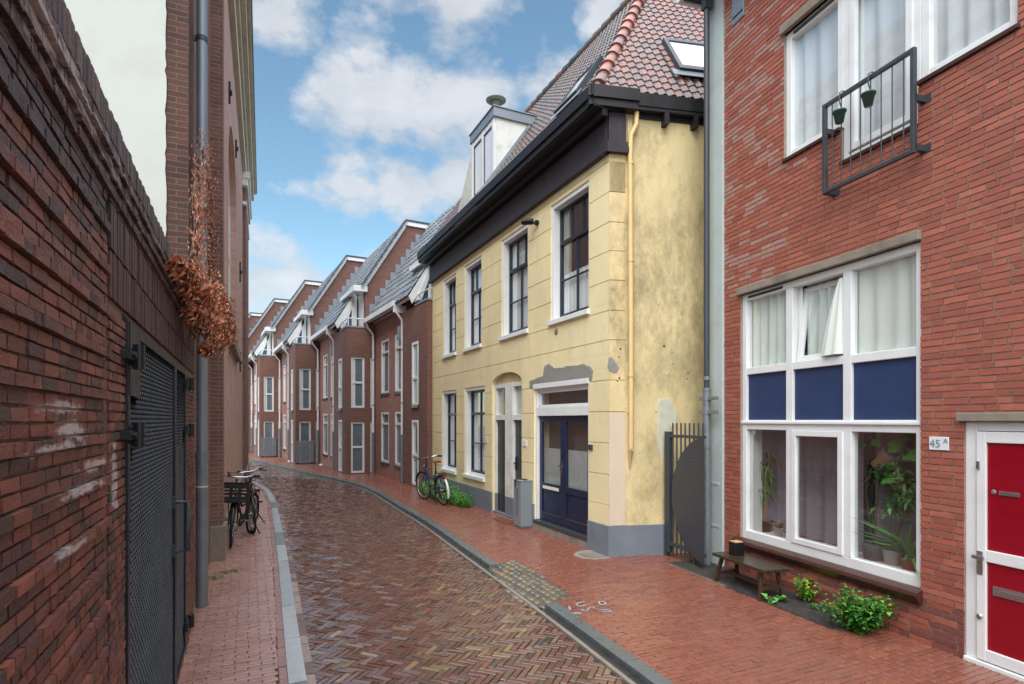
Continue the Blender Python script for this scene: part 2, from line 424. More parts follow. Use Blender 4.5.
M['curtain'] = pbr('light grey green curtain', S(222,228,220), .9, .05, 3, .05, 60, stretch=(6,6,.4))
M['net'] = pbr('pale net curtain', S(214,218,220), .9, .05, 3, .05, 60, stretch=(6,6,.4))
M['mauve'] = pbr('mauve grey curtain', S(150,140,148), .9, .06, 3, .1, 60, stretch=(6,6,.4))
M['room'] = pbr('dim room surface', S(96,90,88), .9, .1, 2, 0)
M['room_dark'] = pbr('dark interior', S(30,32,36), .9, .1, 2, 0)
M['pot_grey'] = pbr('grey pot', S(110,112,116), .4, .1, 8, .1, 60)
M['pot_white'] = pbr('white pot', S(190,188,180), .4, .1, 8, .1, 60)
M['pot_green'] = pbr('dark green pot', S(46,84,70), .45, .08, 8, .1, 60)
M['wicker'] = pbr('wicker basket', S(142,112,82), .8, .25, 60, .8, 90, stretch=(1,1,4))
M['terracotta'] = pbr('terracotta', S(150,78,50), .7, .1, 8, .2, 60)
M['bark'] = pbr('stem bark', S(112,92,60), .8, .2, 20, .5, 60)
M['bin_grey'] = pbr('grey powder coated metal', S(128,136,140), .5, .05, 3, .08, 60, dirt=S(100,106,108), dirtamt=.4)
M['soil'] = pbr('dark wet soil and grit', S(62,58,56), .7, .5, 18, 1.0, 60, bdist=.02, dirt=S(36,32,30), dirtamt=.7, dscale=9)
M['cement'] = pbr('bare grey cement', S(140,138,132), .85, .12, 9, .5, 60, dirt=S(112,110,104), dirtamt=.5, dscale=6)
M['bare_render'] = pbr('bare pale render', S(196,194,176), .85, .1, 9, .5, 60, dirt=S(160,158,138), dirtamt=.5, dscale=6)
M['pale_pink'] = pbr('unpainted pale plaster', S(212,196,172), .8, .05, 6, .2, 40, stretch=(1,1,.3))
M['tile'] = pbr('pantiles', attr=True, rough=.26, var=.2, vscale=16, bump=.25, bscale=50, rvar=.15)
M['tile_grey'] = pbr('grey concrete tiles', attr=True, rough=.45, var=.12, vscale=8, bump=.3, bscale=50)
M['underlay'] = pbr('dark roof underlay', S(40,34,32), .8, .1, 4, 0)
M['pave_brick'] = pbr('wet pavement brick', attr=True, rough=.24, var=.12, vscale=14, bump=.3, bscale=120, rvar=.13, spec=.7, dirt=S(104,70,58), dirtamt=.22, dscale=1.3)
M['pipe_yellow'] = pbr('yellow painted pipe', S(222,194,136), .5, .06, 6, .1, 50)
M['spray'] = pbr('blue spray paint', S(146,166,174), .7, .3, 30, .1)
M['glass'] = glassmat('window glass', base=.09)
M['glass_dark'] = glassmat('reflective window glass', (.55,.6,.62), 2.0, .03, .10)
M['frost'] = pbr('frosted glass', S(176,184,182), .28, .04, 3, .05, 40)
M['sheet_white'] = pbr('white notice', S(220,222,226), .6, .05)
M['letter_grey'] = pbr('grey lettering', S(112,132,146), .6, .05)
M['mortar_white'] = pbr('efflorescence', S(196,192,186), .9, .2, 30, .6, 90)

def yellowmat(name, base, side=False):
    m, nt, b = newmat(name); L = nt.links
    tc = nt.nodes.new('ShaderNodeTexCoord'); vec = tc.outputs['Object']
    n0 = noise(nt, vec, .9, 5, .6)
    c = mixc(nt, ramp(nt, n0, .35, .7), base, tuple(q*.86 for q in base))
    n1 = noise(nt, mapv(nt, vec, (1.6, 1.6, .35)), 2.2, 8, .68)       # run-off streaks
    c = mixc(nt, mmath(nt, 'MULTIPLY', ramp(nt, n1, .5, .75), .35), c, S(206,170,104))
    n2 = noise(nt, mapv(nt, vec, (1, 1, .6)), 1.8 if side else 2.4, 10, .74, 0)   # grey green grime
    c = mixc(nt, mmath(nt, 'MULTIPLY', ramp(nt, n2, .47 if side else .57, .66 if side else .78), .6 if side else .35), c, S(128,118,82))
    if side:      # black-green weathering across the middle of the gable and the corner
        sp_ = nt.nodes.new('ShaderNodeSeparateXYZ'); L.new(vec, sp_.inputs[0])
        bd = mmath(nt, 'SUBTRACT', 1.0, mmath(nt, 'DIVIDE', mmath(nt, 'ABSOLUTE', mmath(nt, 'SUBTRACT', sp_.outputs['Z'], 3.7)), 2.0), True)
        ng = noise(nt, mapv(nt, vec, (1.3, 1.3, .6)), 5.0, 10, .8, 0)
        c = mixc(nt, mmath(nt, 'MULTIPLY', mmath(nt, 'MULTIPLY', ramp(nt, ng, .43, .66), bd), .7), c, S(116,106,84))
    n3 = noise(nt, vec, 6.5, 6, .75, .5)
    c = mixc(nt, mmath(nt, 'MULTIPLY', ramp(nt, n3, .60, .70), .45 if side else .15), c, S(110,98,66))
    n4 = noise(nt, mapv(nt, vec, (1, 1, .5)), 1.1, 6, .6)
    c = mixc(nt, mmath(nt, 'MULTIPLY', ramp(nt, n4, .56, .7), .35), c, S(240,228,196))
    L.new(c, b.inputs['Base Color']); b.inputs['Roughness'].default_value = .68
    bp = nt.nodes.new('ShaderNodeBump'); bp.inputs['Strength'].default_value = .35; bp.inputs['Distance'].default_value = .01
    L.new(mmath(nt, 'ADD', noise(nt, vec, 18, 6, .7), mmath(nt, 'MULTIPLY', noise(nt, vec, 3, 2), 1.5)), bp.inputs['Height']); L.new(bp.outputs[0], b.inputs['Normal'])
    return m
M['yellow'] = yellowmat('yellow render', S(240,225,178))
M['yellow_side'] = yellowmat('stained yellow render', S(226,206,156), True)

def wetroad():
    m, nt, b = newmat('wet clinker paving'); L = nt.links
    at = nt.nodes.new('ShaderNodeAttribute'); at.attribute_name = 'col'
    tc = nt.nodes.new('ShaderNodeTexCoord'); vec = tc.outputs['Object']
    n1 = noise(nt, vec, 1.1, 5, .6); n2 = noise(nt, vec, 40, 4, .65)
    k = mmath(nt, 'ADD', mmath(nt, 'MULTIPLY', mmath(nt, 'SUBTRACT', n2, .5), .9), 1.0)
    cmb = nt.nodes.new('ShaderNodeCombineColor')
    for i in range(3): L.new(k, cmb.inputs[i])
    L.new(mixc(nt, 1, at.outputs['Color'], cmb.outputs[0], 'MULTIPLY'), b.inputs['Base Color'])
    L.new(mmath(nt, 'ADD', mmath(nt, 'MULTIPLY', ramp(nt, n1, .35, .7), .12), mmath(nt, 'MULTIPLY', n2, .16), True), b.inputs['Roughness'])
    b.inputs['Specular IOR Level'].default_value = .9
    b.inputs['Coat Weight'].default_value = .5; b.inputs['Coat Roughness'].default_value = .08
    bp = nt.nodes.new('ShaderNodeBump'); bp.inputs['Strength'].default_value = .25; bp.inputs['Distance'].default_value = .004
    L.new(noise(nt, vec, 70, 3, .6), bp.inputs['Height']); L.new(bp.outputs[0], b.inputs['Normal'])
    return m
M['road'] = wetroad()
M['joint'] = pbr('wet sand joint', S(60,50,44), .5, .25, 12, .3, 60, dirt=S(52,60,36), dirtamt=.4)
M['joint_light'] = pbr('pavement joint sand', S(78,54,46), .6, .25, 12, .3, 60)
M['kerb_light'] = pbr('light grey kerb stone', attr=True, rough=.38, var=.12, vscale=7, bump=.4, bscale=90, rvar=.12, dirt=S(100,104,104), dirtamt=.4, dscale=6)
M['kerb_dark'] = pbr('dark wet kerb stone', attr=True, rough=.32, var=.15, vscale=8, bump=.5, bscale=80, rvar=.15)
M['earth'] = pbr('ground', S(74,62,54), .8, .2, 1, .3, 20)

def salt(m, extra=0.0):
    """pale salts washed out of the old wall: along the corbel courses and in patches beside the gate"""
    nt = m.node_tree; b = nt.nodes['Principled BSDF']; L = nt.links
    src = b.inputs['Base Color'].links[0].from_socket
    tc = nt.nodes.new('ShaderNodeTexCoord'); sp_ = nt.nodes.new('ShaderNodeSeparateXYZ'); L.new(tc.outputs['Object'], sp_.inputs[0])
    X, Z = sp_.outputs['X'], sp_.outputs['Z']
    n = noise(nt, mapv(nt, tc.outputs['Object'], (3, 3, 9)), 3.4, 7, .7)
    def band(c, hw, src_): return mmath(nt, 'SUBTRACT', 1.0, mmath(nt, 'DIVIDE', mmath(nt, 'ABSOLUTE', mmath(nt, 'SUBTRACT', src_, c)), hw), True)
    def blob(cx_, cz_, rx, rz): return mmath(nt, 'MULTIPLY', band(cx_, rx, X), band(cz_, rz, Z))
    tot = mmath(nt, 'MULTIPLY', band(2.78, .15, Z), mmath(nt, 'SUBTRACT', 1.9, mmath(nt, 'DIVIDE', X, 3.2), True))
    for q in ((3.3,1.93,.32,.035),(3.42,1.87,.22,.05),(3.25,1.83,.34,.03),(3.7,1.755,.34,.03),(3.98,1.66,.10,.24),(3.5,1.70,.4,.02),(3.35,1.55,.3,.02)): tot = mmath(nt, 'MAXIMUM', tot, mmath(nt, 'MULTIPLY', blob(*q), 1.7, True))
    k = ramp(nt, mmath(nt, 'ADD', mmath(nt, 'MULTIPLY', tot, .42 + extra), n), .66, .80)
    c = mixc(nt, mmath(nt, 'MULTIPLY', k, .85), src, S(196,190,188)); L.new(c, b.inputs['Base Color'])
salt(M['mortar_dark'], .14)
M['bricks_old_wall'] = M['bricks_old'].copy(); salt(M['bricks_old_wall'], -.13)

M['bare_sand'] = pbr('pale joint sand', S(92,80,66), .7, .2, 12, .3, 60)
M['disc'] = pbr('dark perforated disc', S(60,62,68), .45, .08, 5, .05, 60)

# ------------------------------------------------------------------ facade lines
YF = Fr((-2.19, 15.5), (.4236, -.9058))          # yellow house, far end -> near corner
YL = YF.loc(1.35, 7.93)[0]
RF = Fr((2.74, 7.34), (.2949, -.9555))           # brick house on the right
LF = Fr((-.49 + 1.5*.4702, -1.5), (-.4255, .905))# old garden wall on the left
CF = Fr((-.60 - .4368*5.46, 5.46), (-.4003, .9164)) # tall building beyond it
STR = Vector((-.42, .907)); STN = Vector((.907, .42))  # along / across the street

def ptin(p, poly):
    x, y = p; c = False; n = len(poly); j = n - 1
    for i in range(n):
        xi, yi = poly[i]; xj, yj = poly[j]
        if (yi > y) != (yj > y) and x < (xj - xi)*(y - yi)/(yj - yi) + xi: c = not c
        j = i
    return c

def offset(line, d):
    out = []
    for i, p in enumerate(line):
        a = Vector(line[max(i-1, 0)]); b = Vector(line[min(i+1, len(line)-1)]); t = (b - a).normalized()
        out.append((p[0] + t.y*d, p[1] - t.x*d))     # positive = right of travel
    return out

def smooth(line, k=2):
    for _ in range(k):
        o = [line[0]]
        for a, b in zip(line, line[1:]):
            o.append((a[0]*.75 + b[0]*.25, a[1]*.75 + b[1]*.25)); o.append((a[0]*.25 + b[0]*.75, a[1]*.25 + b[1]*.75))
        o.append(line[-1]); line = o
    return line

RE = smooth([(5.0,-6.7),(2.08,1.0),(.91,4.1),(.27,5.79),(-.58,7.85),(-1.71,10.67),(-2.38,12.1),(-3.0,13.5),(-3.62,14.9),(-4.4,16.4),(-5.3,17.7),(-6.5,19.2),(-8.05,21.2),(-10.06,23.9),(-12.7,27.3),(-17.5,33.5),(-24,42)], 2)
LE = smooth([(3.3,-6.7),(.95,-1.4),(-.1,1.0),(-1.48,4.1),(-3.04,7.74),(-3.71,9.26),(-4.7,11.5),(-5.6,13.5),(-6.75,15.8),(-8.16,17.9),(-10.2,20.7),(-12.6,23.8),(-15.5,27.5),(-20,33.5),(-27,43)], 2)

ROADZ = -.045
g = MB(); g.box(-150, 150, -60, 260, -.6, -.16); g.build('ground', M['earth'], kind='structure', label='earth under the street and houses')
# road bed
def strip(l, r, z, name, mat, **kw):
    mb = MB(); n = min(len(l), len(r))
    pass
bed = MB(); poly = LE + RE[::-1]
bm = bmesh.new(); vs = [bm.verts.new((x, y, ROADZ - .011)) for x, y in poly]; f = bm.faces.new(vs); bmesh.ops.triangulate(bm, faces=[f])
for f in bm.faces: 
    pts = [v.co.copy() for v in f.verts]
    if f.normal.z < 0: pts.reverse()
    bed.face(pts)
bm.free()

def herring(mb, poly, ang, L, W, gap, zt, colf, tilt=.0028, bbox=None, holes=()):
    ca, sa = math.cos(ang), math.sin(ang)
    xs = [p[0] for p in poly]; ys = [p[1] for p in poly]
    u = [ca*x + sa*y for x, y in poly]; v = [-sa*x + ca*y for x, y in poly]
    u0, u1, v0, v1 = min(u), max(u), min(v), max(v)
    # lattice T=(L,-L), S=(W,W)
    for m_ in range(int((u0 - v1)/(2*L)) - 2, int((u1 - v0)/(2*L)) + 3):
        for k_ in range(int((u0 + v0)/(2*W)) - 2, int((u1 + v1)/(2*W)) + 3):
            a, b = m_*L + k_*W, -m_*L + k_*W
            if a < u0 - L or a > u1 + L or b < v0 - L or b > v1 + L: continue
            for (p, q, lx, ly) in ((a, b, L, W), (a + L, b + W - L, W, L)):
                cu, cv = p + lx/2, q + ly/2
                x, y = ca*cu - sa*cv, sa*cu + ca*cv
                if not ptin((x, y), poly) or any(ptin((x, y), h) for h in holes): continue
                pave_one(mb, x, y, (ca, sa), lx - gap, ly - gap, zt(x, y), colf(rnd, x, y), tilt)

def pave_one(mb, x, y, u, lx, ly, z, col, tilt):
    ux, uy = u; h = rnd.uniform(-tilt, tilt); e = .004
    T = []; B = []; I = []
    tx, ty = rnd.uniform(-tilt, tilt), rnd.uniform(-tilt, tilt)
    for sx, sy in ((-1,-1),(1,-1),(1,1),(-1,1)):
        a, b = sx*lx/2, sy*ly/2
        zz = z + h + sx*tx + sy*ty
        B.append((x + ux*a - uy*b, y + uy*a + ux*b, z - .012))
        T.append((x + ux*a - uy*b, y + uy*a + ux*b, zz - .0035))
        a2, b2 = sx*(lx/2 - e), sy*(ly/2 - e)
        I.append((x + ux*a2 - uy*b2, y + uy*a2 + ux*b2, zz))
    mb.poly(B + T + I, [(0,1,5,4),(1,2,6,5),(2,3,7,6),(3,0,4,7),(4,5,9,8),(5,6,10,9),(6,7,11,10),(7,4,8,11),(8,9,10,11)], col)

def roadcol(r, x, y):
    t = r.random()
    if t < .045 + (.05 if x > -.8 and y < 7 else 0): c = S(138,116,84)
    elif t < .22: c = S(118,77,65)
    elif t < .5: c = S(108,77,67)
    elif t < .62: c = S(96,80,70)
    else: c = S(112,78,65)
    c = (c[0]*.84, c[1]*.80, c[2]*.80)
    return jit(c, .13, r)
roadpoly = [p for p in offset(LE, -.02)] + [p for p in offset(RE, -.01)][::-1]
roadpoly = [p for p in roadpoly if p[1] > .4]
road = MB(); herring(road, roadpoly, math.atan2(STR.y, STR.x) + R(45), .168, .054, .0058, lambda x, y: ROADZ, roadcol)
ro = road.build('road', M['road'], kind='structure', label='wet herringbone brick roadway')
bed.build('road_bed', M['joint'], kind='structure', label='sand joints of the roadway')

# cobble patch outline (dropped crossing) and bed beside the wall
patch = [gnd(*p) for p in ((489,566.5),(514,560),(541,574),(570,594.5),(553,602.5),(534,605.5),(508,587))]
patch = [(p[0], p[1]) for p in patch]
pc = (sum(p[0] for p in patch)/len(patch), sum(p[1] for p in patch)/len(patch))
bedl = [RF.w(RF.s(725) - .42, -.60), RF.w(RF.s(800), -.50), RF.w(RF.s(862), -.46), RF.w(RF.s(868) + .05, -.40), RF.w(RF.s(884), 0.05), RF.w(-.4, .05)]
mh = gnd(593, 554.5)
def mhin(x, y): return ((x - mh[0])/.27)**2 + ((y - mh[1])/.25)**2 < 1
# pavements
def kerbrun(name, line, a, b, z0, z1, colf, mat, lab, slab=1.0, skip=None, gap=.006):
    mb = MB(); A = offset(line, a); B = offset(line, b)
    # walk along by length
    seg = [0]
    for p, q in zip(line, line[1:]): seg.append(seg[-1] + math.dist(p, q))
    def at(pl, t):
        for i in range(len(seg) - 1):
            if seg[i+1] >= t: k = (t - seg[i])/(seg[i+1] - seg[i]); return Vector((pl[i][0]*(1-k) + pl[i+1][0]*k, pl[i][1]*(1-k) + pl[i+1][1]*k))
        return Vector(pl[-1])
    t = 0
    while t < seg[-1] - .1:
        l = slab*rnd.uniform(.85, 1.15); col = colf(rnd); dz = rnd.uniform(-.003, .003); n = max(1, int(l/.12)); 
        for k in range(n):
            t0 = t + (l*k/n) + (gap/2 if k == 0 else 0); t1 = t + l*(k+1)/n - (gap/2 if k == n-1 else 0)
            p0, p1, q0, q1 = at(A, t0), at(A, t1), at(B, t0), at(B, t1)
            if skip and skip((p0 + q1)/2): continue
            V = [(p0.x,p0.y,z0),(q0.x,q0.y,z0),(q1.x,q1.y,z0),(p1.x,p1.y,z0),(p0.x,p0.y,z1+dz),(q0.x,q0.y,z1+dz),(q1.x,q1.y,z1+dz),(p1.x,p1.y,z1+dz)]
            mb.poly(V, [(4,5,6,7),(0,1,5,4),(2,3,7,6),(1,2,6,5),(3,0,4,7)], col)
        t += l
    mb.build(name, mat, kind='structure', label=lab, bevel=.006 if 'kerb' in name else 0)
inpatch = lambda p: ptin((p.x, p.y), [(pc[0] + (q[0]-pc[0])*1.0, pc[1] + (q[1]-pc[1])*1.0) for q in patch]) 
kerbrun('pavement_border', LE, -.182, -.126, -.15, .007, lambda r: jit(S(154,112,100), .07, r), M['pave_brick'], 'row of bricks set lengthwise beside the left kerb', .205)
kerbrun('kerb', LE, -.123, 0, -.15, .012, lambda r: jit(S(164,171,173) if r.random() < .75 else S(118,123,125), .1, r), M['kerb_light'], 'light grey stone kerb along the left pavement', 1.0, gap=.014)
kerbrun('gutter_edge', LE, .002, .07, -.15, ROADZ + .006, lambda r: jit(S(150,128,116) if r.random() < .6 else S(112,84,74), .12, r), M['pave_brick'], 'pale brick edging row along the left kerb', .2)
kerbrun('kerb', RE, .105, .24, -.15, .010, lambda r: jit(S(96,102,102), .12, r), M['kerb_dark'], 'dark wet stone kerb along the right pavement', 1.0, inpatch)
kerbrun('gutter', RE, .03, .102, -.15, ROADZ + .012, lambda r: jit(S(50,52,54), .1, r), M['kerb_dark'], 'dark wet gutter channel along the right kerb', 1.5, inpatch)
kerbrun('gutter_edge', RE, -.012, .028, -.15, ROADZ + .014, lambda r: jit(S(138,130,120), .1, r), M['kerb_light'], 'thin pale mortar line along the right gutter', 3)

def pavement(name, poly, u, L, W, gap, colf, lab, holes=(), tilt=.0016, skipf=None):
    mb = MB(); ux, uy = u; U = [ux*x + uy*y for x, y in poly]; V = [-uy*x + ux*y for x, y in poly]
    r0 = int(min(V)/W) - 1; NS = 10
    def ok(a, b):
        x, y = ux*a - uy*b, uy*a + ux*b
        return ptin((x, y), poly) and not any(ptin((x, y), h) for h in holes) and not (skipf and skipf(x, y))
    for j in range(r0, int(max(V)/W) + 2):
        off = (L/2 if j % 2 else 0) + rnd.uniform(-.006, .006); b = (j + .5)*W
        for i in range(int(min(U)/L) - 2, int(max(U)/L) + 2):
            a0 = i*L + off; good = [k for k in range(NS) if ok(a0 + (k + .5)*L/NS, b)]
            if not good: continue
            p, q = a0 + good[0]*L/NS, a0 + (good[-1] + 1)*L/NS
            if q - p < .03: continue
            a = (p + q)/2; x, y = ux*a - uy*b, uy*a + ux*b
            pave_one(mb, x, y, u, q - p - gap, W - gap, 0, colf(rnd, x, y), tilt)
    return mb.build(name, M['pave_brick'], kind='structure', label=lab)
def pcR(r, x, y):
    c = S(134,83,68) if r.random() < .85 else (S(124,78,66) if r.random() < .6 else S(142,89,70))
    return jit(c, .06, r)
def pcL(r, x, y):
    c = S(168,126,113) if r.random() < .75 else S(156,116,105)
    return jit(c, .06, r)
reo = offset(RE, .232)
rp = [p for p in reo if 1.0 < p[1] < 33]
bnd = [RF.w(7.2, .05), RF.w(0, .05), RF.w(-.4, .05), (2.75, 8.4), (1.5, 8.05), (-2.1, 15.6), (-3.15, 17.4), (-4.8, 20.4), (-6.5, 21.8), (-8.1, 25), (-9.9, 26.2), (-11.6, 29.6), (-13.2, 31), (-15, 34)]
pavement('pavement', rp + bnd[::-1], (STN.x, STN.y), .185, .057, .0050, pcR, 'wet red brick pavement along the right side of the street', holes=(patch, bedl), skipf=mhin)
lo = offset(LE, -.18)
lp = [p for p in lo if 1.2 < p[1] < 24]
lb = [LF.w(2.5, .05), LF.w(LF.loc(-3.05, 5.4)[0], .05), CF.w(0, .15), CF.w(16.0, .15), (-13, 22)]
pavement('pavement', lp + lb[::-1], (STN.x, STN.y), .185, .057, .0050, pcL, 'pale red brick pavement along the old wall on the left')
sb = MB()
def tri(pts2, z, mb):
    bm = bmesh.new(); vs = [bm.verts.new((x, y, z)) for x, y in pts2]; f = bm.faces.new(vs); bmesh.ops.triangulate(bm, faces=[f])
    for f in bm.faces:
        pts = [v.co.copy() for v in f.verts]
        if f.normal.z < 0: pts.reverse()
        mb.face(pts)
    bm.free()
tri([p for p in offset(RE, .23)][:] + [(-8, 48), (10, 48), (14, -6.7)], -.011, sb)
sb.build('pavement_bed', M['joint_light'], kind='structure', label='sand joints of the right pavement')
sb = MB(); tri([p for p in offset(LE, -.12)] + [(-40, 43), (-12, -6.7)], -.011, sb)
sb.build('pavement_bed', M['joint_light'], kind='structure', label='sand joints of the left pavement')

# cobbles
cb = MB()
xs = [p[0] for p in patch]; ys = [p[1] for p in patch]
u = STR; v = STN
bedp = MB(); tri_pts = [(pc[0] + (q[0]-pc[0])*1.02, pc[1] + (q[1]-pc[1])*1.02) for q in patch]
def drop(x, y):
    d = min(math.dist((x, y), q) for q in RE_dense); return -max(0.0, .22 - d)*.19
RE_dense = [(a[0]+(b[0]-a[0])*k/12, a[1]+(b[1]-a[1])*k/12) for a, b in zip(RE, RE[1:]) for k in range(12) if a[1] < 12 and b[1] > 3]
bedp.poly([(x, y, -.0045 + drop(x, y)) for x, y in tri_pts] + [(pc[0], pc[1], -.0045)], [((k+1) % len(tri_pts), k, len(tri_pts)) for k in range(len(tri_pts))]); bedp.build('patch_bed', M['bare_sand'], kind='structure', label='sand between the cobbles')
step = .105
for i in range(-30, 30):
    for j in range(-30, 30):
        a = (i + rnd.uniform(-.12, .12) + (.5 if j % 2 else 0))*step*1.15; b = (j + rnd.uniform(-.1, .1))*step*.9
        x, y = pc[0] + u.x*a + v.x*b, pc[1] + u.y*a + v.y*b
        if not ptin((x, y), patch): continue
        k = 9; R0 = step*.53*rnd.uniform(.85, 1.08); col = jit(rnd.choice([S(112,108,92), S(98,98,90), S(120,112,90), S(90,92,88), S(122,104,90)]), .1)
        ring = []; ph = rnd.random()*6
        rr = [R0*rnd.uniform(.86, 1.06)*(1/ max(abs(math.cos(2*math.pi*t/k)), abs(math.sin(2*math.pi*t/k)))**.45) for t in range(k)]
        zc = rnd.uniform(-.003, .002) + drop(x, y)
        B = [(x + u.x*rr[t]*1.1*math.cos(2*math.pi*t/k) + v.x*rr[t]*.92*math.sin(2*math.pi*t/k), y + u.y*rr[t]*1.1*math.cos(2*math.pi*t/k) + v.y*rr[t]*.92*math.sin(2*math.pi*t/k)) for t in range(k)]
        V = [(p[0], p[1], zc - .02) for p in B] + [(x + (p[0]-x)*.96, y + (p[1]-y)*.96, zc) for p in B] + [(x + (p[0]-x)*.6, y + (p[1]-y)*.6, zc + .003) for p in B] + [(x, y, zc + .004)]
        Fs = [(t, (t+1)%k, k+(t+1)%k, k+t) for t in range(k)] + [(k+t, k+(t+1)%k, 2*k+(t+1)%k, 2*k+t) for t in range(k)] + [(2*k+t, 2*k+(t+1)%k, 3*k) for t in range(k)]
        cb.poly(V, Fs, col, 0, True)
cb.build('cobble_patch', M['pave_brick'], kind='structure', label='patch of grey green cobblestones in the gap of the right kerb')
# planting strip, manhole, paint marks
sm = MB(); n = 34
pts = bedl
for i in range(60):
    for j in range(10):
        pass
bl = [RF.loc(*p) for p in bedl]
x0 = min(p[0] for p in bl); x1 = max(p[0] for p in bl)
def bedpt(i, j, nx=70, ny=12):
    x = x0 + (x1 - x0)*i/nx
    yf = -.60 + .14*(i/nx)
    if i/nx > .965: yf *= (1 - (i/nx - .965)/.035*.8)
    y = yf + (.0 - yf)*j/ny
    w = RF.w(x, y); edge = (j == 0)
    return (w[0], w[1], -.004 if edge else .004 + rnd.uniform(0, .022))
G = [[bedpt(i, j) for j in range(13)] for i in range(71)]
sm.poly([p for r_ in G for p in r_], [(i*13+j, (i+1)*13+j, (i+1)*13+j+1, i*13+j+1) for i in range(70) for j in range(12)], smooth=True)
sm.build('planting_bed', M['soil'], kind='structure', label='dark soil strip along the foot of the brick house')
eb = MB()
for i in range(70):
    a, b = G[i][0], G[i+1][0]; c = jit(S(128,110,98) if i < 30 else S(70,64,62), .12)
    eb.bar((a[0], a[1], -.0), (b[0], b[1], -.0), .035, .02, col=c)
eb.build('bed_edging', M['pave_brick'], kind='structure', label='thin edging round the soil strip')
t = empty('manhole_cover', (mh[0], mh[1], 0), YF.rz, 'pale ringed oval manhole cover at the yellow house corner', 'manhole cover')
mb = MB(); mb.lathe([(.0,-.004),(.19,-.004),(.2,.002),(.205,-.01)], n=28); 
for i in range(-4, 5): mb.box(-.15, .15, i*.035-.008, i*.035+.008, -.005, .0)
mb.build('cover_plate', M['stone'], t)
mb = MB(); mb.lathe([(.205,-.01),(.21,.003),(.265,.002),(.275,-.012)], n=28); mb.build('cover_ring', M['cement'], t)
# blue utility paint marks
def stroke(mb, pts, w=.017, z=.0045):
    for a, b in zip(pts, pts[1:]):
        a = gnd(*a); b = gnd(*b); mb.bar((a[0], a[1], z), (b[0], b[1], z), w, .0016)
mb = MB()
def px_(x, y): return (555 + x/14.63, 590 + y/14.63)
stroke(mb, [px_(430,170), px_(350,195), px_(310,215), px_(340,240), px_(400,245), px_(450,225)])
stroke(mb, [px_(580,270), px_(540,255), px_(500,265), px_(480,300), px_(430,315), px_(385,290)])
stroke(mb, [px_(640,180), px_(680,168), px_(730,190), px_(740,215), px_(700,228), px_(650,205), px_(640,180)])
stroke(mb, [px_(650,300), px_(720,295), px_(800,300), px_(820,318), px_(750,330), px_(690,318)])
stroke(mb, [px_(250,350), px_(300,340), px_(350,335), px_(390,345), px_(340,358), px_(290,352)])
stroke(mb, [px_(200,240), px_(215,265), px_(225,295), px_(195,290)])
mb.build('spray_marking', M['spray'], kind='structure', label='pale blue sprayed utility letters on the right pavement')

# ------------------------------------------------------------------ windows
def win(parent, x0, x1, z0, z1, y, fw=.07, fd=.07, mat='white', vb=(), hb=(), bw=.05, glass='glass', name='window', bars=None, rot=None, gy=None):
    """a framed opening in the plane y (front of the frame); returns the frame object (a part)"""
    mb = MB()
    mb.box(x0, x0+fw, y, y+fd, z0, z1); mb.box(x1-fw, x1, y, y+fd, z0, z1)
    mb.box(x0+fw, x1-fw, y+.001, y+fd, z1-fw, z1); mb.box(x0+fw, x1-fw, y+.001, y+fd, z0, z0+fw)
    for v_ in vb: mb.box(v_-bw/2, v_+bw/2, y+.003, y+fd-.004, z0+fw, z1-fw)
    for h_ in hb: mb.box(x0+fw, x1-fw, y+.005, y+fd-.006, h_-bw/2, h_+bw/2)
    for (a, b, c, d) in (bars or ()): mb.box(a, b, y+.007, y+fd-.008, c, d)
    o = mb.build(name, M[mat], parent, bevel=.004)
    if glass:
        g_ = MB(); gy_ = y + fd*.5 if gy is None else gy
        g_.face([(x0+fw*.5, gy_, z0+fw*.5), (x1-fw*.5, gy_, z0+fw*.5), (x1-fw*.5, gy_, z1-fw*.5), (x0+fw*.5, gy_, z1-fw*.5)])
        g_.build('pane', M[glass], o)
    return o

def curtain(parent, x0, x1, z0, z1, y, mat, amp=.035, wl=.14, name='curtain', seed=1, sag=0):
    r = random.Random(seed); mb = MB(); n = max(8, int((x1-x0)/.012)); P = []
    ph = [r.uniform(0, 6) for _ in range(4)]
    for i in range(n + 1):
        x = x0 + (x1-x0)*i/n
        for zz, k in ((z1, .55), ((z0+z1)/2, .9), (z0, 1.15)):
            d = amp*k*(math.sin(x/wl*2*math.pi + ph[0] + .8*math.sin(x*3 + ph[1])) + .45*math.sin(x/wl*3.7*2 + ph[2]))
            P.append((x + .01*math.sin(x*20 + zz*2), y + d, zz))
    mb.poly(P, [(i*3+k, i*3+k+1, (i+1)*3+k+1, (i+1)*3+k) for i in range(n) for k in range(2)], smooth=True)
    return mb.build(name, M[mat], parent)

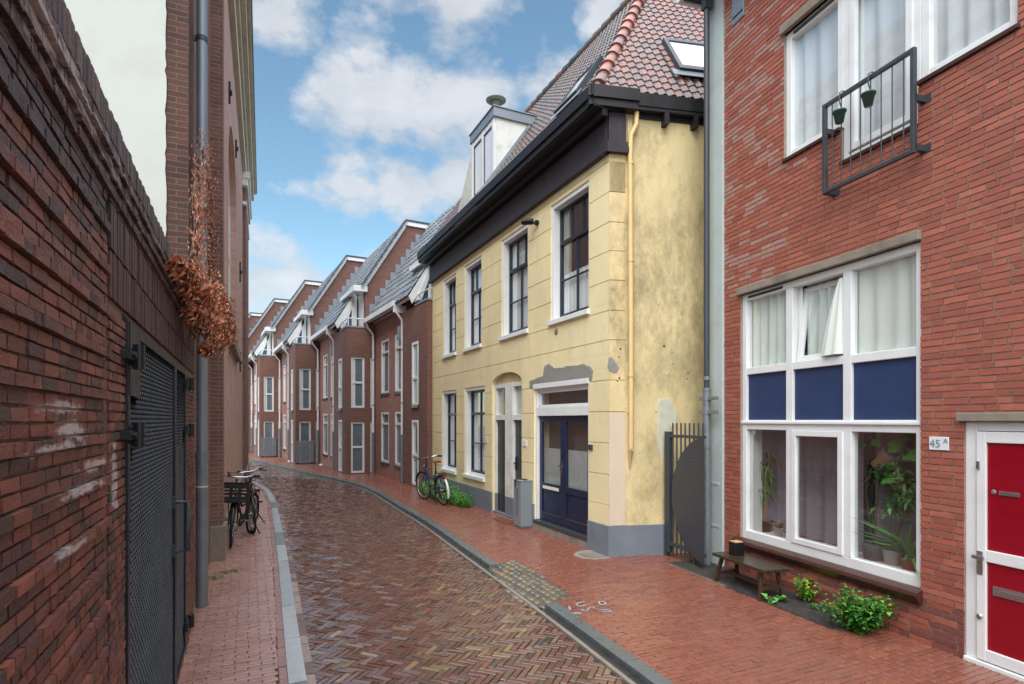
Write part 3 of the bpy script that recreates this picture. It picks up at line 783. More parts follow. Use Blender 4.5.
# ------------------------------------------------------------------ the brick house on the right
rb = empty('brick_house', (RF.o.x, RF.o.y, 0), RF.rz, 'red brick house on the right with large white windows and red door', 'house')
RX0, RX1, RZ = 0.0, 9.5, 7.58
lx0, lx1 = RF.s(740.5), RF.s(921)
lz0, lz1 = .45, 3.44
ux0, ux1 = RF.s(784), RF.s(1018)
um0, um1 = RF.s(841.5), RF.s(918.5)
uz0, uz1, ufz = 4.80, 6.20, 4.45
dx0, dx1 = RF.s(964.5), RF.s(964.5) + 1.06
dz1 = 1.89
holesR = [(lx0, lx1, lz0, lz1), (ux0, um0, uz0, uz1), (um0, um1, ufz, uz1), (um1, ux1, uz0, uz1), (dx0, dx1, 0, dz1)]
cR = [S(162,90,72), S(158,87,70), S(165,94,75), S(154,86,71), S(150,82,68), S(166,97,78)]
def bcR(r, x, z, row):
    c = r.choice(cR)
    if x < 1.3 and r.random() < .5 - x*.3 and z > 3.4: c = S(164,122,112)      # paler, washed bricks by the pilaster
    if z < .35 and r.random() < .6: c = S(122,72,64)
    return jit(c, .07, r)
wm = MB()
bricks(wm, RX0, RX1, 0.0, RZ, holesR, .20, .0548, .0115, bcR, proud=.006, wob=.0022, r=random.Random(3), headers=.25)
wallbox(wm, RX0, RX1, -.1, RZ, holesR, .001, .28, (1,1,1), 1)
wm.build('wall', [M['bricks_red'], M['mortar']], rb)
# return walls round the corner and roof edge
mb = MB(); mb.box(-.34, -.06, .02, 9, -.1, RZ); mb.box(-.06, 0.0, .30, 9, -.1, RZ); mb.box(9.3, 9.5, .3, 9, -.1, RZ); mb.box(-.1, 9.4, 8.8, 9, -.1, RZ)
mb.build('side_wall', M['brick_row'], rb)
pw = RF.s(711)
mb = MB(); mb.box(-.36, -.003, -.035, .02, 0.0, RZ); mb.box(-.36, -.30, .02, .30, 0, RZ); mb.box(-.31, -.06, -.042, -.036, 1.05, 1.09); mb.box(-.31, -.06, -.042, -.036, .5, .53)
mb.build('pilaster', pbr('pale grey green pilaster', S(184,196,194), .5, .04, 3, .08, 40, dirt=S(150,158,154), dirtamt=.4), rb, bevel=.005)
mb = MB(); mb.box(-.48, 9.6, -.30, 9.1, RZ, RZ + .05); ro_ = mb.build('roof', M['steel_dark'], rb)
mb = MB(); mb.box(-.53, 9.66, -.36, -.31, RZ - .03, RZ + .22); mb.box(-.53, -.48, -.31, 9.1, RZ - .03, RZ + .22); mb.build('fascia', M['white'], ro_)
# vent plate by the upper corner
vx0, vx1 = RF.s(733), RF.s(745)
mb = MB(); mb.box(vx0, vx1, -.02, 0, RF.z(739, 21), RF.z(739, 21) + .75); mb.build('vent_plate', M['zinc'], rb, bevel=.004)
mb = MB(); mb.box(vx0+.02, vx1-.02, -.024, -.0195, RF.z(739, 21) + .07, RF.z(739, 21) + .09); mb.build('vent_slot', M['room_dark'], rb)
# downpipe (dark above, galvanised below)
pzx = RF.s(708, -.12)
mb = MB(); mb.tube([(pzx, -.14, 7.3), (pzx, -.14, 2.25)], .038, 14); mb.box(pzx-.05, pzx+.05, -.19, -.08, 7.28, 7.5)
dp = mb.build('downpipe', M['steel_dark'], rb)
mb = MB(); mb.tube([(pzx, -.14, 2.3), (pzx, -.14, .0)], .052, 16)
for z in (2.3, 1.55, .75): mb.cyl((pzx, -.14, z-.02), (pzx, -.14, z+.02), .058, n=16)
mb.build('lower_pipe', M['galv'], dp)
for z in (2.18, 2.0): mb = MB(); mb.box(pzx-.13, pzx+.22, -.165, -.12, z-.022, z+.022); mb.cyl((pzx, -.14, z-.028), (pzx, -.14, z+.028), .06, n=16); mb.build('pipe_clamp', M['galv'], dp, bevel=.003)
mb = MB(); mb.cyl((pzx, -.14, 2.42), (pzx, -.14, 2.47), .05, n=16); mb.build('pipe_collar', M['galv'], dp)
# lintels
mb = MB(); mb.box(lx0 - .03, lx1 + .01, -.045, .12, lz1, lz1 + .085); mb.build('lintel', M['stone'], rb, bevel=.008)
mb = MB(); mb.box(ux0 - .03, ux1 + .02, -.045, .12, uz1, uz1 + .10); mb.build('lintel', M['stone'], rb, bevel=.008)
mb = MB(); mb.box(dx0 - .035, dx1 + .1, -.05, .12, dz1, dz1 + .065); mb.build('lintel', M['stone'], rb, bevel=.006)
# brown sill under the big window, thin sills above
mb = MB()
mb.prism([(lx0-.07, .02, lz0+.005), (lx0-.07, -.07, lz0-.02), (lx0-.07, -.085, lz0-.055), (lx0-.07, -.04, lz0-.12), (lx0-.07, .02, lz0-.12)], (lx1-lx0+.09, 0, 0))
mb.build('sill', M['sill_brown'], rb, bevel=.006)
mb = MB()
for a, b, z in ((ux0, um0, uz0), (um1, ux1+.02, uz0), (um0, um1, ufz)): mb.box(a, b, -.035, .1, z-.035, z)
mb.build('sill', M['sill_brown'], rb, bevel=.004)
# big lower window: two storeys of panes with blue panels between
m1 = (RF.s(785, .03) + RF.s(793, .03))/2; m2 = (RF.s(842.5, .03) + RF.s(851, .03))/2
Y0 = .03; fw = .085
zr = [(2.455, 2.54), (1.785, 1.90)]
mb = MB()
mb.box(lx0, lx0+fw*.8, Y0, Y0+.09, lz0, lz1); mb.box(lx1-fw*.8, lx1, Y0, Y0+.09, lz0, lz1)
mb.box(lx0, lx1, Y0+.001, Y0+.09, lz1-.075, lz1); mb.box(lx0, lx1, Y0+.001, Y0+.09, lz0, lz0+.10)
for c in (m1, m2): mb.box(c-.048, c+.048, Y0+.002, Y0+.088, lz0+.1, lz1-.075)
for a, b in zr: mb.box(lx0+.06, lx1-.06, Y0+.004, Y0+.086, a, b)
mb.box(lx0-.01, lx1-.0, Y0-.02, Y0+.003, 1.855, 1.885)
bw_ = mb.build('window', M['white'], rb, bevel=.006, label='tall white window with blue panels and plants inside')
def pane(a, b, c, d, y, par, m='glass', name='pane'):
    q = MB(); q.face([(a, y, c), (b, y, c), (b, y, d), (a, y, d)]); return q.build(name, M[m], par)
cols = [(lx0+.06, m1-.04), (m1+.04, m2-.04), (m2+.04, lx1-.06)]
for (a, b) in cols:
    q = MB(); q.box(a, b, Y0+.035, Y0+.06, 1.89, 2.46); q.build('panel', M['blue_panel'], bw_)
for i, (a, b) in enumerate(cols):
    if i != 1: pane(a, b, 2.53, lz1-.07, Y0+.05, bw_); pane(a, b, lz0+.08, 1.80, Y0+.05, bw_)
# middle casements
def sash(par, x0, x1, z0, z1, y, fw=.05, name='casement'):
    mb = MB(); mb.box(x0, x0+fw, y, y+.05, z0, z1); mb.box(x1-fw, x1, y, y+.05, z0, z1); mb.box(x0+fw, x1-fw, y+.001, y+.049, z1-fw, z1); mb.box(x0+fw, x1-fw, y+.001, y+.049, z0, z0+fw)
    o = mb.build(name, M['white'], par, bevel=.005); return o
sash(bw_, cols[1][0]+.002, cols[1][1]-.002, lz0+.10, 1.785, Y0-.012, .06); pane(cols[1][0]+.03, cols[1][1]-.03, lz0+.13, 1.76, Y0+.02, bw_)
# upper casement tilted inwards, open on the right
cs = sash(bw_, -.001, cols[1][1]-cols[1][0]-.05, 0, lz1-.08-2.545, 0, .055)
cs.location = (cols[1][0]+.03, Y0+.035, 2.545); cs.rotation_euler = (R(-7), 0, 0)
q = MB(); w_ = cols[1][1]-cols[1][0]-.05; q.face([(.03, .025, .03), (w_-.03, .025, .03), (w_-.03, .025, .8), (.03, .025, .8)]); q.build('pane', M['glass'], cs)
mb = MB(); mb.box(lx0+.11, m1-.09, Y0-.012, Y0, lz1-.055, lz1-.03); 
for i in range(3): mb.box(lx0+.12, m1-.1, Y0-.016, Y0-.011, lz1-.052+.008*i, lz1-.049+.008*i)
mb.build('trickle_vent', M['steel_dark'], bw_)
# curtains and room behind
curtain(bw_, lx0+.02, m1+.1, 2.5, lz1+.05, Y0+.10, 'curtain', amp=.018, seed=2)
curtain(bw_, m1+.1, m2-.12, 2.5, lz1+.05, Y0+.16, 'curtain', amp=.02, seed=3)
curtain(bw_, m2+.02, lx1-.0, 2.5, lz1+.05, Y0+.10, 'curtain', amp=.018, seed=5, wl=.17)
# the curtain blown through the open casement
mb = MB(); a = m2-.10
P = []
for i in range(9):
    for k in range(9):
        z = lz1-.12-(lz1-.12-2.56)*k/8; x = a - .23*(k/8)**.8*(1-i/8) - .01; y = Y0 + .02 - .06*math.sin(i/8*3.0)*(k/8) + .02*math.sin(i*1.9)
        P.append((x + .10*i/8*(.5+.5*k/8), y, z))
mb.poly(P, [(i*9+k, i*9+k+1, (i+1)*9+k+1, (i+1)*9+k) for i in range(8) for k in range(8)], smooth=True); mb.build('curtain', M['curtain'], bw_)
rm = MB()
rm.box(lx0-.25, lx1+.25, .30, 2.6, lz0-.05, lz0-.02); rm.box(lx0-.25, lx1+.25, 2.55, 2.6, lz0, 3.6); rm.box(lx0-.3, lx0-.25, .28, 2.6, lz0, 3.6); rm.box(lx1+.25, lx1+.3, .28, 2.6, lz0, 3.6); rm.box(lx0-.25, lx1+.25, .28, 2.6, 3.6, 3.62)
rm.box(lx0, lx1, .22, 2.5, 2.2, 2.28)
rm.build('interior', M['room'], rb)
# inner sill board with plants, mauve curtain behind them
mb = MB(); mb.box(lx0+.02, lx1-.02, .12, .50, lz0+.03, lz0+.06); mb.build('inner_sill', M['white_old'], rb)
mb = MB(); mb.box(lx0+.03, lx0+.05, .25, .60, lz0+.05, 1.8); mb.build('side_curtain', M['mauve'], rb)
curtain(rb, lx0+.03, lx1-.02, lz0+.05, 2.2, .56, 'mauve', amp=.04, wl=.24, seed=9)
mb = MB(); mb.box(lx0+.065, lx0+.085, .12, .25, lz0+.06, 1.8); mb.build('window_jamb', M['white_old'], rb)
mb = MB(); mb.box(m2-.22, m2-.12, .50, .56, lz0+.06, 1.78); mb.build('dark_gap', M['room_dark'], rb)
# upper window with french balcony
uw = MB(); Y1 = .03
for (a, b, c) in ((ux0, um0, uz0), (um0, um1, ufz), (um1, ux1, uz0)):
    uw.box(a, a+.075, Y1, Y1+.09, c, uz1); uw.box(b-.075, b, Y1, Y1+.09, c, uz1); uw.box(a+.075, b-.075, Y1+.001, Y1+.09, uz1-.08, uz1); uw.box(a+.075, b-.075, Y1+.001, Y1+.09, c, c+.085)
uwo = uw.build('window', M['white'], rb, bevel=.006, label='wide white upper window behind the railing')
fs = sash(uwo, um0+.07, um1-.07, ufz+.08, uz1-.08, Y1-.012, .065)
for (a, b, c) in ((ux0, um0, uz0), (um0, um1, ufz), (um1, ux1, uz0)): pane(a+.05, b-.05, c+.05, uz1-.05, Y1+.05, uwo)
mb = MB(); mb.box(ux0+.12, um0-.1, Y1-.014, Y1, uz1-.06, uz1-.03); mb.build('trickle_vent', M['steel_dark'], uwo)
curtain(uwo, ux0+.03, um0, uz0+.02, uz1+.05, Y1+.09, 'net', amp=.02, wl=.2, seed=12)
curtain(uwo, um0, um1, ufz+.02, uz1+.05, Y1+.10, 'net', amp=.02, wl=.22, seed=13)
curtain(uwo, um1, ux1, uz0+.02, uz1+.05, Y1+.09, 'net', amp=.02, wl=.2, seed=14)
rm = MB(); rm.box(ux0-.2, ux1+.2, 2.0, 2.05, 4.3, 6.4); rm.box(ux0-.2, ux1+.2, .29, 2.05, 4.3, 4.35); rm.box(ux0-.2, ux1+.2, .29, 2.05, 6.35, 6.4); rm.build('interior', M['room'], rb)
# railing
ry = -.13
rx0, rx1 = RF.s(823.5, ry), RF.s(915.5, ry)
rz0, rz1 = (RF.z(824, 192, ry) + RF.z(916, 155, ry))/2, (RF.z(824, 104, ry) + RF.z(914.5, 49, ry))/2
mb = MB(); t_ = .035
mb.box(rx0, rx0+t_, ry-.02, ry+.02, rz0, rz1); mb.box(rx1-t_, rx1, ry-.02, ry+.02, rz0, rz1); mb.box(rx0+t_, rx1-t_, ry-.019, ry+.019, rz0, rz0+t_); mb.box(rx0+t_, rx1-t_, ry-.019, ry+.019, rz1-t_, rz1)
rl = mb.build('railing', M['steel_dark'], rb, bevel=.003)
mb = MB()
for i in range(1, 9):
    x = rx0 + (rx1-rx0)*i/9; mb.cyl((x, ry, rz0+t_), (x, ry, rz1-t_ if i in (1, 2, 4, 6, 8) or True else rz0+.4), .0055, n=6)
mb.cyl((rx0+.30, ry, rz0+.28), (rx1-.05, ry, rz0+.28), .006, n=6)
mb.build('bar', M['steel_dark'], rl)
for x, z in ((rx0+.02, rz0+.02), (rx1-.02, rz0+.05), (rx1-.02, rz1-.42), (rx0+.02, rz0+.62)):
    mb = MB(); mb.box(x-.02, x+.02, ry, .0, z-.025, z+.025); mb.box(x-.03, x+.06, -.012, 0, z-.035, z+.035); mb.build('bracket', M['steel_dark'], rl)
# hanging pots on the railing
def railpot(px, lab):
    x = RF.s(px, ry); w = RF.w(x, ry - .055); zt = rz1
    t = empty('hanging_pot', (w[0], w[1], zt - .30), RF.rz, lab, 'flower pot', 'small green pots hooked on the railing')
    mb = MB(); mb.lathe([(0,0),(.035,0),(.055,.10),(.062,.10),(.062,.115),(.05,.115),(.045,.09),(0,.09)], n=16); mb.build('pot', M['pot_green'], t)
    mb = MB(); mb.tube([(-.0,.05,.10),(0,.0,.2),(0,-.0,.29),(0,.04,.315),(0,.078,.31),(0,.078,.27)], .006, 6); mb.build('hook', M['pot_green'], t)
railpot(844, 'small green pot on the railing, the lower one nearer the drainpipe'); railpot(873, 'small green pot hooked on the railing middle, higher in view')
# front door
Y2 = .012
dmb = MB(); dfw = .085
dmb.box(dx0, dx0+dfw, Y2, Y2+.1, .03, dz1); dmb.box(dx1-dfw, dx1, Y2, Y2+.1, .03, dz1); dmb.box(dx0+dfw, dx1-dfw, Y2+.001, Y2+.1, dz1-.075, dz1); dmb.box(dx0, dx1, Y2-.03, Y2+.12, -.02, .03)
dfr = dmb.build('door_frame', M['white'], rb, bevel=.006)
a, b = dx0+dfw+.004, dx1-dfw-.004; p0 = RF.s(987, Y2)
st = p0 - a
mb = MB(); zl0, zl1 = .04, dz1-.08
zm = RF.z(988, 556, Y2)
mb.box(a, p0, Y2-.015, Y2+.04, zl0, zl1); mb.box(b-st, b, Y2-.015, Y2+.04, zl0, zl1); mb.box(p0, b-st, Y2-.014, Y2+.04, zl1-.085, zl1); mb.box(p0, b-st, Y2-.014, Y2+.04, zl0, zl0+.09); mb.box(p0, b-st, Y2-.014, Y2+.04, zm-.045, zm+.045)
dr = mb.build('door', M['white'], rb, bevel=.005, label='white framed front door with two red panels')
mb = MB(); mb.box(p0-.01, b-st+.01, Y2+.004, Y2+.03, zl0+.08, zm-.04); mb.box(p0-.01, b-st+.01, Y2+.004, Y2+.03, zm+.04, zl1-.08); mb.build('door_panel', M['red_door'], dr)
hx = (a + p0)/2 - .005
mb = MB(); hz = RF.z(981, 557, Y2)
mb.box(hx-.022, hx+.022, Y2-.025, Y2-.015, hz-.13, hz+.05); mb.box(hx-.03, hx+.055, Y2-.07, Y2-.05, hz-.01, hz+.02); mb.cyl((hx, Y2-.06, hz), (hx, Y2-.02, hz), .012, n=8); mb.build('handle', M['steel'], dr, bevel=.004)
mb = MB(); z = RF.z(982, 616, Y2); mb.lathe([(0,-.02),(.02,-.018),(.022,0)], (hx, Y2-.012, z), 14, axis='y'); mb.build('lock', M['steel'], dr)
z = RF.z(979, 465, Y2); mb = MB(); mb.box(hx-.02, hx+.0, Y2-.03, Y2-.012, z-.03, z+.03); mb.build('hinge', M['steel'], dr)
z = RF.z(993, 492, Y2); mb = MB(); mb.lathe([(0,-.004),(.014,-.004),(.018,0.0),(.018,.01)], (p0+.045, Y2, z), 20, axis='y', smooth=False); mb.box(p0+.042, p0+.048, Y2-.01, Y2-.005, z-.01, z+.012); mb.build('keyhole_plate', M['galv'], dr)
mb = MB(); mb.box(p0+.085, p0+.22, Y2-.008, Y2+.008, z-.018, z+.012); mb.build('pull_handle', M['steel'], dr, bevel=.003)
z = RF.z(994, 590, Y2); mb = MB(); mb.box(p0+.045, p0+.36, Y2-.008, Y2+.008, z-.04, z+.03); mb.box(p0+.09, p0+.31, Y2-.014, Y2-.007, z-.02, z+.012); mb.build('letter_slot', M['steel'], dr, bevel=.003)
# number plate
npx = RF.s(940); npz = RF.z(940, 443.5); w = RF.w(npx, -.012)
t = empty('house_number_plate', (w[0], w[1], npz), RF.rz, 'white plate reading 45A on the brick wall by the red door', 'sign')
mb = MB(); hw = (RF.s(949.7) - RF.s(930.2))/2; mb.box(-hw, hw, -.006, .006, -.055, .055); mb.build('plate', M['sheet_white'], t, bevel=.004)
def text(par, s, size, x, z, mat='letter_grey', y=-.009, rot=(90, 0, 0), ex=.0006):
    c = bpy.data.curves.new('digits', 'FONT'); c.body = s; c.size = size; c.extrude = ex; c.align_x = 'CENTER'; c.align_y = 'CENTER'
    tmp = bpy.data.objects.new('digits', c); COL.objects.link(tmp); bpy.context.view_layer.update()
    me = bpy.data.meshes.new_from_object(tmp.evaluated_get(bpy.context.evaluated_depsgraph_get())); bpy.data.objects.remove(tmp)
    o = bpy.data.objects.new('digits', me); COL.objects.link(o); o.parent = par; o.location = (x, y, z); o.rotation_euler = tuple(R(q) for q in rot); me.materials.clear(); me.materials.append(M[mat]); return o
text(t, '45', .092, -.026, -.004); text(t, 'A', .055, .060, .022)

# ------------------------------------------------------------------ the yellow rendered house
yb = empty('rendered_house', (YF.o.x, YF.o.y, 0), YF.rz, 'yellow rendered house with black cornice and tiled roof', 'house')
s = YF.s
ZT = 5.62                                   # underside of the black frieze
up = [(443.5, 456), (464.5, 481.4), (501.5, 527.7), (550.8, 588.8)]
upw = [(s(a), s(b), 3.53, 5.44) for a, b in up]
gw = [(s(442), s(456.3), .66, 2.63), (s(464.6), s(484.7), .66, 2.63)]
dp_ = (s(492), s(521.6)); DPZ = 2.60; DPT = 2.83
dd = (s(534), s(588.3), .11, 2.47)
holesY = upw + gw + [(dp_[0], dp_[1], 0, DPT), (dd[0], dd[1], -.1, dd[3])]
PL = .425
mb = MB()
wallbox(mb, 0, YL, -.1, 6.3, holesY, .013, .40)
# rusticated courses standing 13 mm proud, one plate per pier
gv = [PL, .70, 1.13, 1.57, 2.01, 2.45, 3.01, 3.42, 3.84, 4.25, 4.65, 5.07, 5.50, ZT+.02]
gp = .012
sx = s(590.5)
for a, b in zip(gv, gv[1:]):
    hs = [(h[0]-.0, h[1]+.0, h[2], h[3]) for h in holesY]
    full = abs(a-3.01) < .01 or abs(a-2.45) < .01 or b > 5.55
    for (x0, x1, c, d) in rects(0, YL, a + (gp if a > PL else 0), b, hs):
        mb.box(x0 + .0, x1, 0, .02, c, d)
# arch infill over the pair of narrow doors
n = 14; cxm = (dp_[0]+dp_[1])/2; hw = (dp_[1]-dp_[0])/2
arc = [(cxm + hw*math.cos(math.pi*(1 - i/n)), 0, 2.62 + (DPT-2.62-.005)*math.sin(math.pi*i/n)) for i in range(n + 1)]
for i in range(n):
    a, b = arc[i], arc[i+1]
    mb.prism([(a[0], 0, a[2]), (b[0], 0, b[2]), (b[0], 0, DPT+.001), (a[0], 0, DPT+.001)], (0, .38, 0))
yw = mb.build('wall', M['yellow'], yb, bevel=.003)
# plinth
mb = MB()
for (a, b, c, d) in rects(0, YL+.012, -.1, PL, [(dp_[0], dp_[1], -.1, 3), (dd[0], dd[1], -.1, 3)]):
    mb = MB(); mb.box(a, b, -.022, .012, c, d); mb.build('plinth', M['plinth'], yb, bevel=.004)
mb = MB()
# side wall (leaves the corner at its own angle)
cw = Vector((1.35, 7.93)); sdv = Vector((1, .19)).normalized()
lc = YF.loc(*cw); l1 = YF.loc(*(cw + sdv*5.2)); sd3 = Vector((l1[0]-lc[0], l1[1]-lc[1], 0)).normalized(); sn3 = Vector((sd3.y, -sd3.x, 0))  # outward of side wall
C0 = Vector((lc[0], lc[1], 0))
def sp(t, z, o=0.0): return C0 + sd3*t + sn3*o + Vector((0, 0, z))
def sbox(mb, t0, t1, z0, z1, o0, o1, col=(1,1,1)):
    mb.prism([sp(t0, z0, o0), sp(t1, z0, o0), sp(t1, z0, o1), sp(t0, z0, o1)], (0, 0, z1-z0), col)
def st(px, off=0.0):     # distance along the side wall seen at image column px
    F_ = Fr(cw + Vector((sdv.y, -sdv.x))*off, sdv); return F_.s(px)
def sz(px, py): F_ = Fr(cw, sdv); return F_.z(px, py)
sbox(mb, -.01, st(664), -.1, PL, -.01, .022); 
mb.build('plinth', M['plinth'], yb, bevel=.004)
mb = MB(); sbox(mb, 0.0, 5.3, -.1, 6.4, -.30, 0.0)
mb.build('side_wall', M['yellow_side'], yb)
mb = MB(); q0 = st(625)
for a, b in zip(gv, gv[1:]):
    if b <= 2.02 or b > 5.6: continue
    sbox(mb, -.001, q0, a+gp, b, .0, .013)
sbox(mb, 0, q0, 5.07+gp, ZT, 0, .013); sbox(mb, q0+.03, st(632), 2.0, 6.1, 0, .02)
mb.build('corner_block', M['yellow_side'], yb, bevel=.003)
mb = MB(); sbox(mb, -.001, q0, PL+.005, 2.0, 0, .012); mb.build('plaster_strip', M['pale_pink'], yb)

def patchmesh(pts3, nrm, th=.006):
    mb = MB(); n_ = Vector(nrm); a = [Vector(p) for p in pts3]; top = [p + n_*th for p in a]
    c = sum(a, Vector())/len(a); k = len(a)
    inner = [c + (p-c)*.93 + n_*(th) for p in a]
    mb.poly(a + inner, [(i, (i+1)%k, k+(i+1)%k, k+i) for i in range(k)]); mb.poly(inner, [tuple(range(k))]); return mb
def ypatch(pts, name='cement_patch', mat='cement'):
    P = []
    k = len(pts)
    for i in range(k):
        a, b = pts[i], pts[(i+1)%k]
        for t in (0, .33, .66):
            px_x, px_y = a[0]+(b[0]-a[0])*t, a[1]+(b[1]-a[1])*t; j = .4 if t else .1
            P.append((s(px_x+rnd.uniform(-j,j)), -.001, YF.z(px_x, px_y+rnd.uniform(-j,j))))
    return patchmesh(P, (0,-1,0)).build(name, M[mat], yb)
ypatch([(529.5,388.5),(529.5,381),(543,376),(544,367),(549,363.5),(554,368),(563,367.5),(567,365.5),(577,365.5),(583,363.5),(590,366.5),(593.5,371),(591.5,381),(588.6,380.5),(588.5,378),(534,386),(533,388.5)])
F2 = Fr(cw, sdv)
def spatch(pts, name, mat, o=.013):
    P = []; k = len(pts)
    for i in range(k):
        a, b = pts[i], pts[(i+1)%k]
        for t in (0, .33, .66):
            x, y = a[0]+(b[0]-a[0])*t, a[1]+(b[1]-a[1])*t; j = .35 if t else .1
            P.append(sp(F2.s(x+rnd.uniform(-j,j)), F2.z(x, y+rnd.uniform(-j,j)), o))
    return patchmesh(P, sn3).build(name, M[mat], yb)
spatch([(606.8,366),(608,358),(611,356.5),(615,362),(619,368),(617,372.5),(613,373.5),(609,371)][::-1], 'cement_patch', 'cement')
spatch([(657.5,404),(660,398.5),(667,397.5),(672,402),(674,409),(678,416),(676,424),(671,427),(668,434),(664,447),(663,460),(659.5,452),(657,440),(658,424)][::-1], 'bare_patch', 'bare_render', .001)
mb = MB()
for (x, y, r) in ((620,349,.02),(618.5,357,.016),(664,346,.022),(672,353,.012),(673,364,.012),(671,371,.01),(688,373,.014),(687,379,.016),(656,412,.014),(619,378,.02),(699,351,.01),(617,381,.016)):
    p = sp(F2.s(x), F2.z(x, y), .002 if x > 626 else .014); mb.cyl(p - sn3*.002, p + sn3*.002, r*.7, n=7)
mb.build('chip', M['timber'], yb)['kind'] = 'stuff'

# cornice: frieze, moulding, soffit, gutter board; wraps 0.4 m round the corner
mb = MB()
mb.box(-.0, YL+.0, -.05, .3, ZT, 6.16); mb.box(-.02, YL+.06, -.09, .0, ZT-.02, ZT+.06); mb.box(-.02, YL+.05, -.07, .0, ZT+.06, ZT+.14)
sbox(mb, -.02, q0+.0, ZT, 6.16, .0, .05); sbox(mb, -.05, q0+.03, ZT-.02, ZT+.06, 0, .09); sbox(mb, -.04, q0+.02, ZT+.06, ZT+.14, 0, .07)
yc = mb.build('cornice', M['black_soft'], yb, bevel=.004)
mb = MB()
mb.box(-.15, YL+.10, -.31, .1, 6.16, 6.20); mb.box(-.15, YL+.09, -.33, -.27, 6.18, 6.40); mb.box(-.15, YL+.13, -.36, -.33, 6.28, 6.44); mb.box(-.15, YL+.1, -.17, -.09, 6.06, 6.16)
mb.box(-.15, YL+.1, -.36, .3, 6.42, 6.445)
sbox(mb, -.335, st(634), 6.18, 6.42, -.12, .16); sbox(mb, -.36, st(635), 6.28, 6.443, .16, .19)
sbox(mb, st(634), 5.4, 6.25, 6.43, .08, .13); sbox(mb, st(634), 5.4, 6.20, 6.24, -.1, .12)
mb.build('gutter', M['black'], yc, bevel=.004)
mb = MB()
for px in (661, 690): t_ = st(px); sbox(mb, t_, t_+.07, 6.04, 6.21, 0, .12)
for i in range(5): t_ = 1.9 + i*.6; sbox(mb, t_, t_+.07, 6.04, 6.21, 0, .12)
sbox(mb, st(634), 5.3, 6.13, 6.2, 0, .02)
mb.build('rafter_end', M['black'], yc)
# yellow painted downpipe on the side wall
tp = st(634.5, .07); zb = F2.z(634.5, 449)
mb = MB()
a = sp(tp+.03, 6.18, .07); mb.tube([a, sp(tp+.03, 6.02, .07), sp(tp-.05, 5.85, .07), sp(tp-.06, 5.6, .07), sp(tp-.06, 5.55, .07)], .034, 12)
mb.tube([sp(tp-.06, 5.58, .07), sp(tp-.05, 3.0, .07), sp(tp-.05, zb, .07)], .034, 12)
mb.tube([sp(tp-.05, zb, .07), sp(tp-.05, zb-.02, .06), sp(tp-.05, zb-.28, .02)], [.042, .036, .006], 12)
for z in (5.45, 4.1, 2.5): mb.cyl(sp(tp-.05, z, .07), sp(tp-.05, z+.03, .07), .042, n=12)
mb.build('downpipe', M['pipe_yellow'], yb)

# sash windows
def sashwin(x0, x1, z0, z1, top_v, bot_v, bot_h, split, curt, seed, glass='glass'):
    mb = MB(); y0, y1 = .02, .24; t = .055
    mb.box(x0, x0+t, y0, y1, z0, z1); mb.box(x1-t*.7, x1, y0, y1, z0, z1); mb.box(x0+t, x1-t*.7, y0, y1, z1-.07, z1); mb.box(x0+t, x1-t*.7, y0+.06, y1, z0, z0+.05)
    mb.box(x0-.05, x1+.02, -.05, y0+.1, z0-.07, z0+.005)
    wdw = mb.build('window', M['white'], yb, bevel=.004)
    a, b, c, d = x0+t, x1-t*.7, z0+.05, z1-.07; zs = c + (d-c)*split; f = .045; yy = .14
    mb = MB()
    mb.box(a, a+f, yy, yy+.05, c, d); mb.box(b-f, b, yy, yy+.05, c, d); mb.box(a+f, b-f, yy, yy+.05, c, c+f+.01); mb.box(a+f, b-f, yy, yy+.05, d-f, d)
    mb.box(a+f, b-f, yy-.02, yy+.05, zs-.03, zs+.03)
    for i in range(1, top_v+1): x = a + (b-a)*i/(top_v+1); mb.box(x-.011, x+.011, yy+.004, yy+.04, zs+.03, d-f)
    for i in range(1, bot_v+1): x = a + (b-a)*i/(bot_v+1); mb.box(x-.012, x+.012, yy+.004, yy+.04, c+f, zs-.03)
    for i in range(1, bot_h+1): z = c + (zs-c)*i/(bot_h+1); mb.box(a+f, b-f, yy+.005, yy+.039, z-.012, z+.012)
    mb.build('sash', M['navy_dark'], wdw, bevel=.003)
    pane(a+.02, b-.02, c+.02, d-.02, yy+.03, wdw, glass)
    if curt: curtain(wdw, a+.0, b, c, c + (d-c)*curt, yy+.07, 'net', amp=.012, wl=.11, seed=seed)
    mb = MB(); mb.box(a-.1, b+.1, .75, .8, c-.2, d+.2); mb.box(a-.1, b+.1, .41, .8, d+.2, d+.22); mb.box(a-.12, a-.1, .41, .8, c-.2, d+.2); mb.box(b+.1, b+.12, .41, .8, c-.2, d+.2); mb.build('interior', M['room_dark'], wdw)
for i, h in enumerate(upw): sashwin(*h, 2, 1, 1, .68, (.95, .95, .97, .4)[i], 20+i)
for i, h in enumerate(gw): sashwin(*h, 1, 1, 1, .72, 1.0, 30+i)

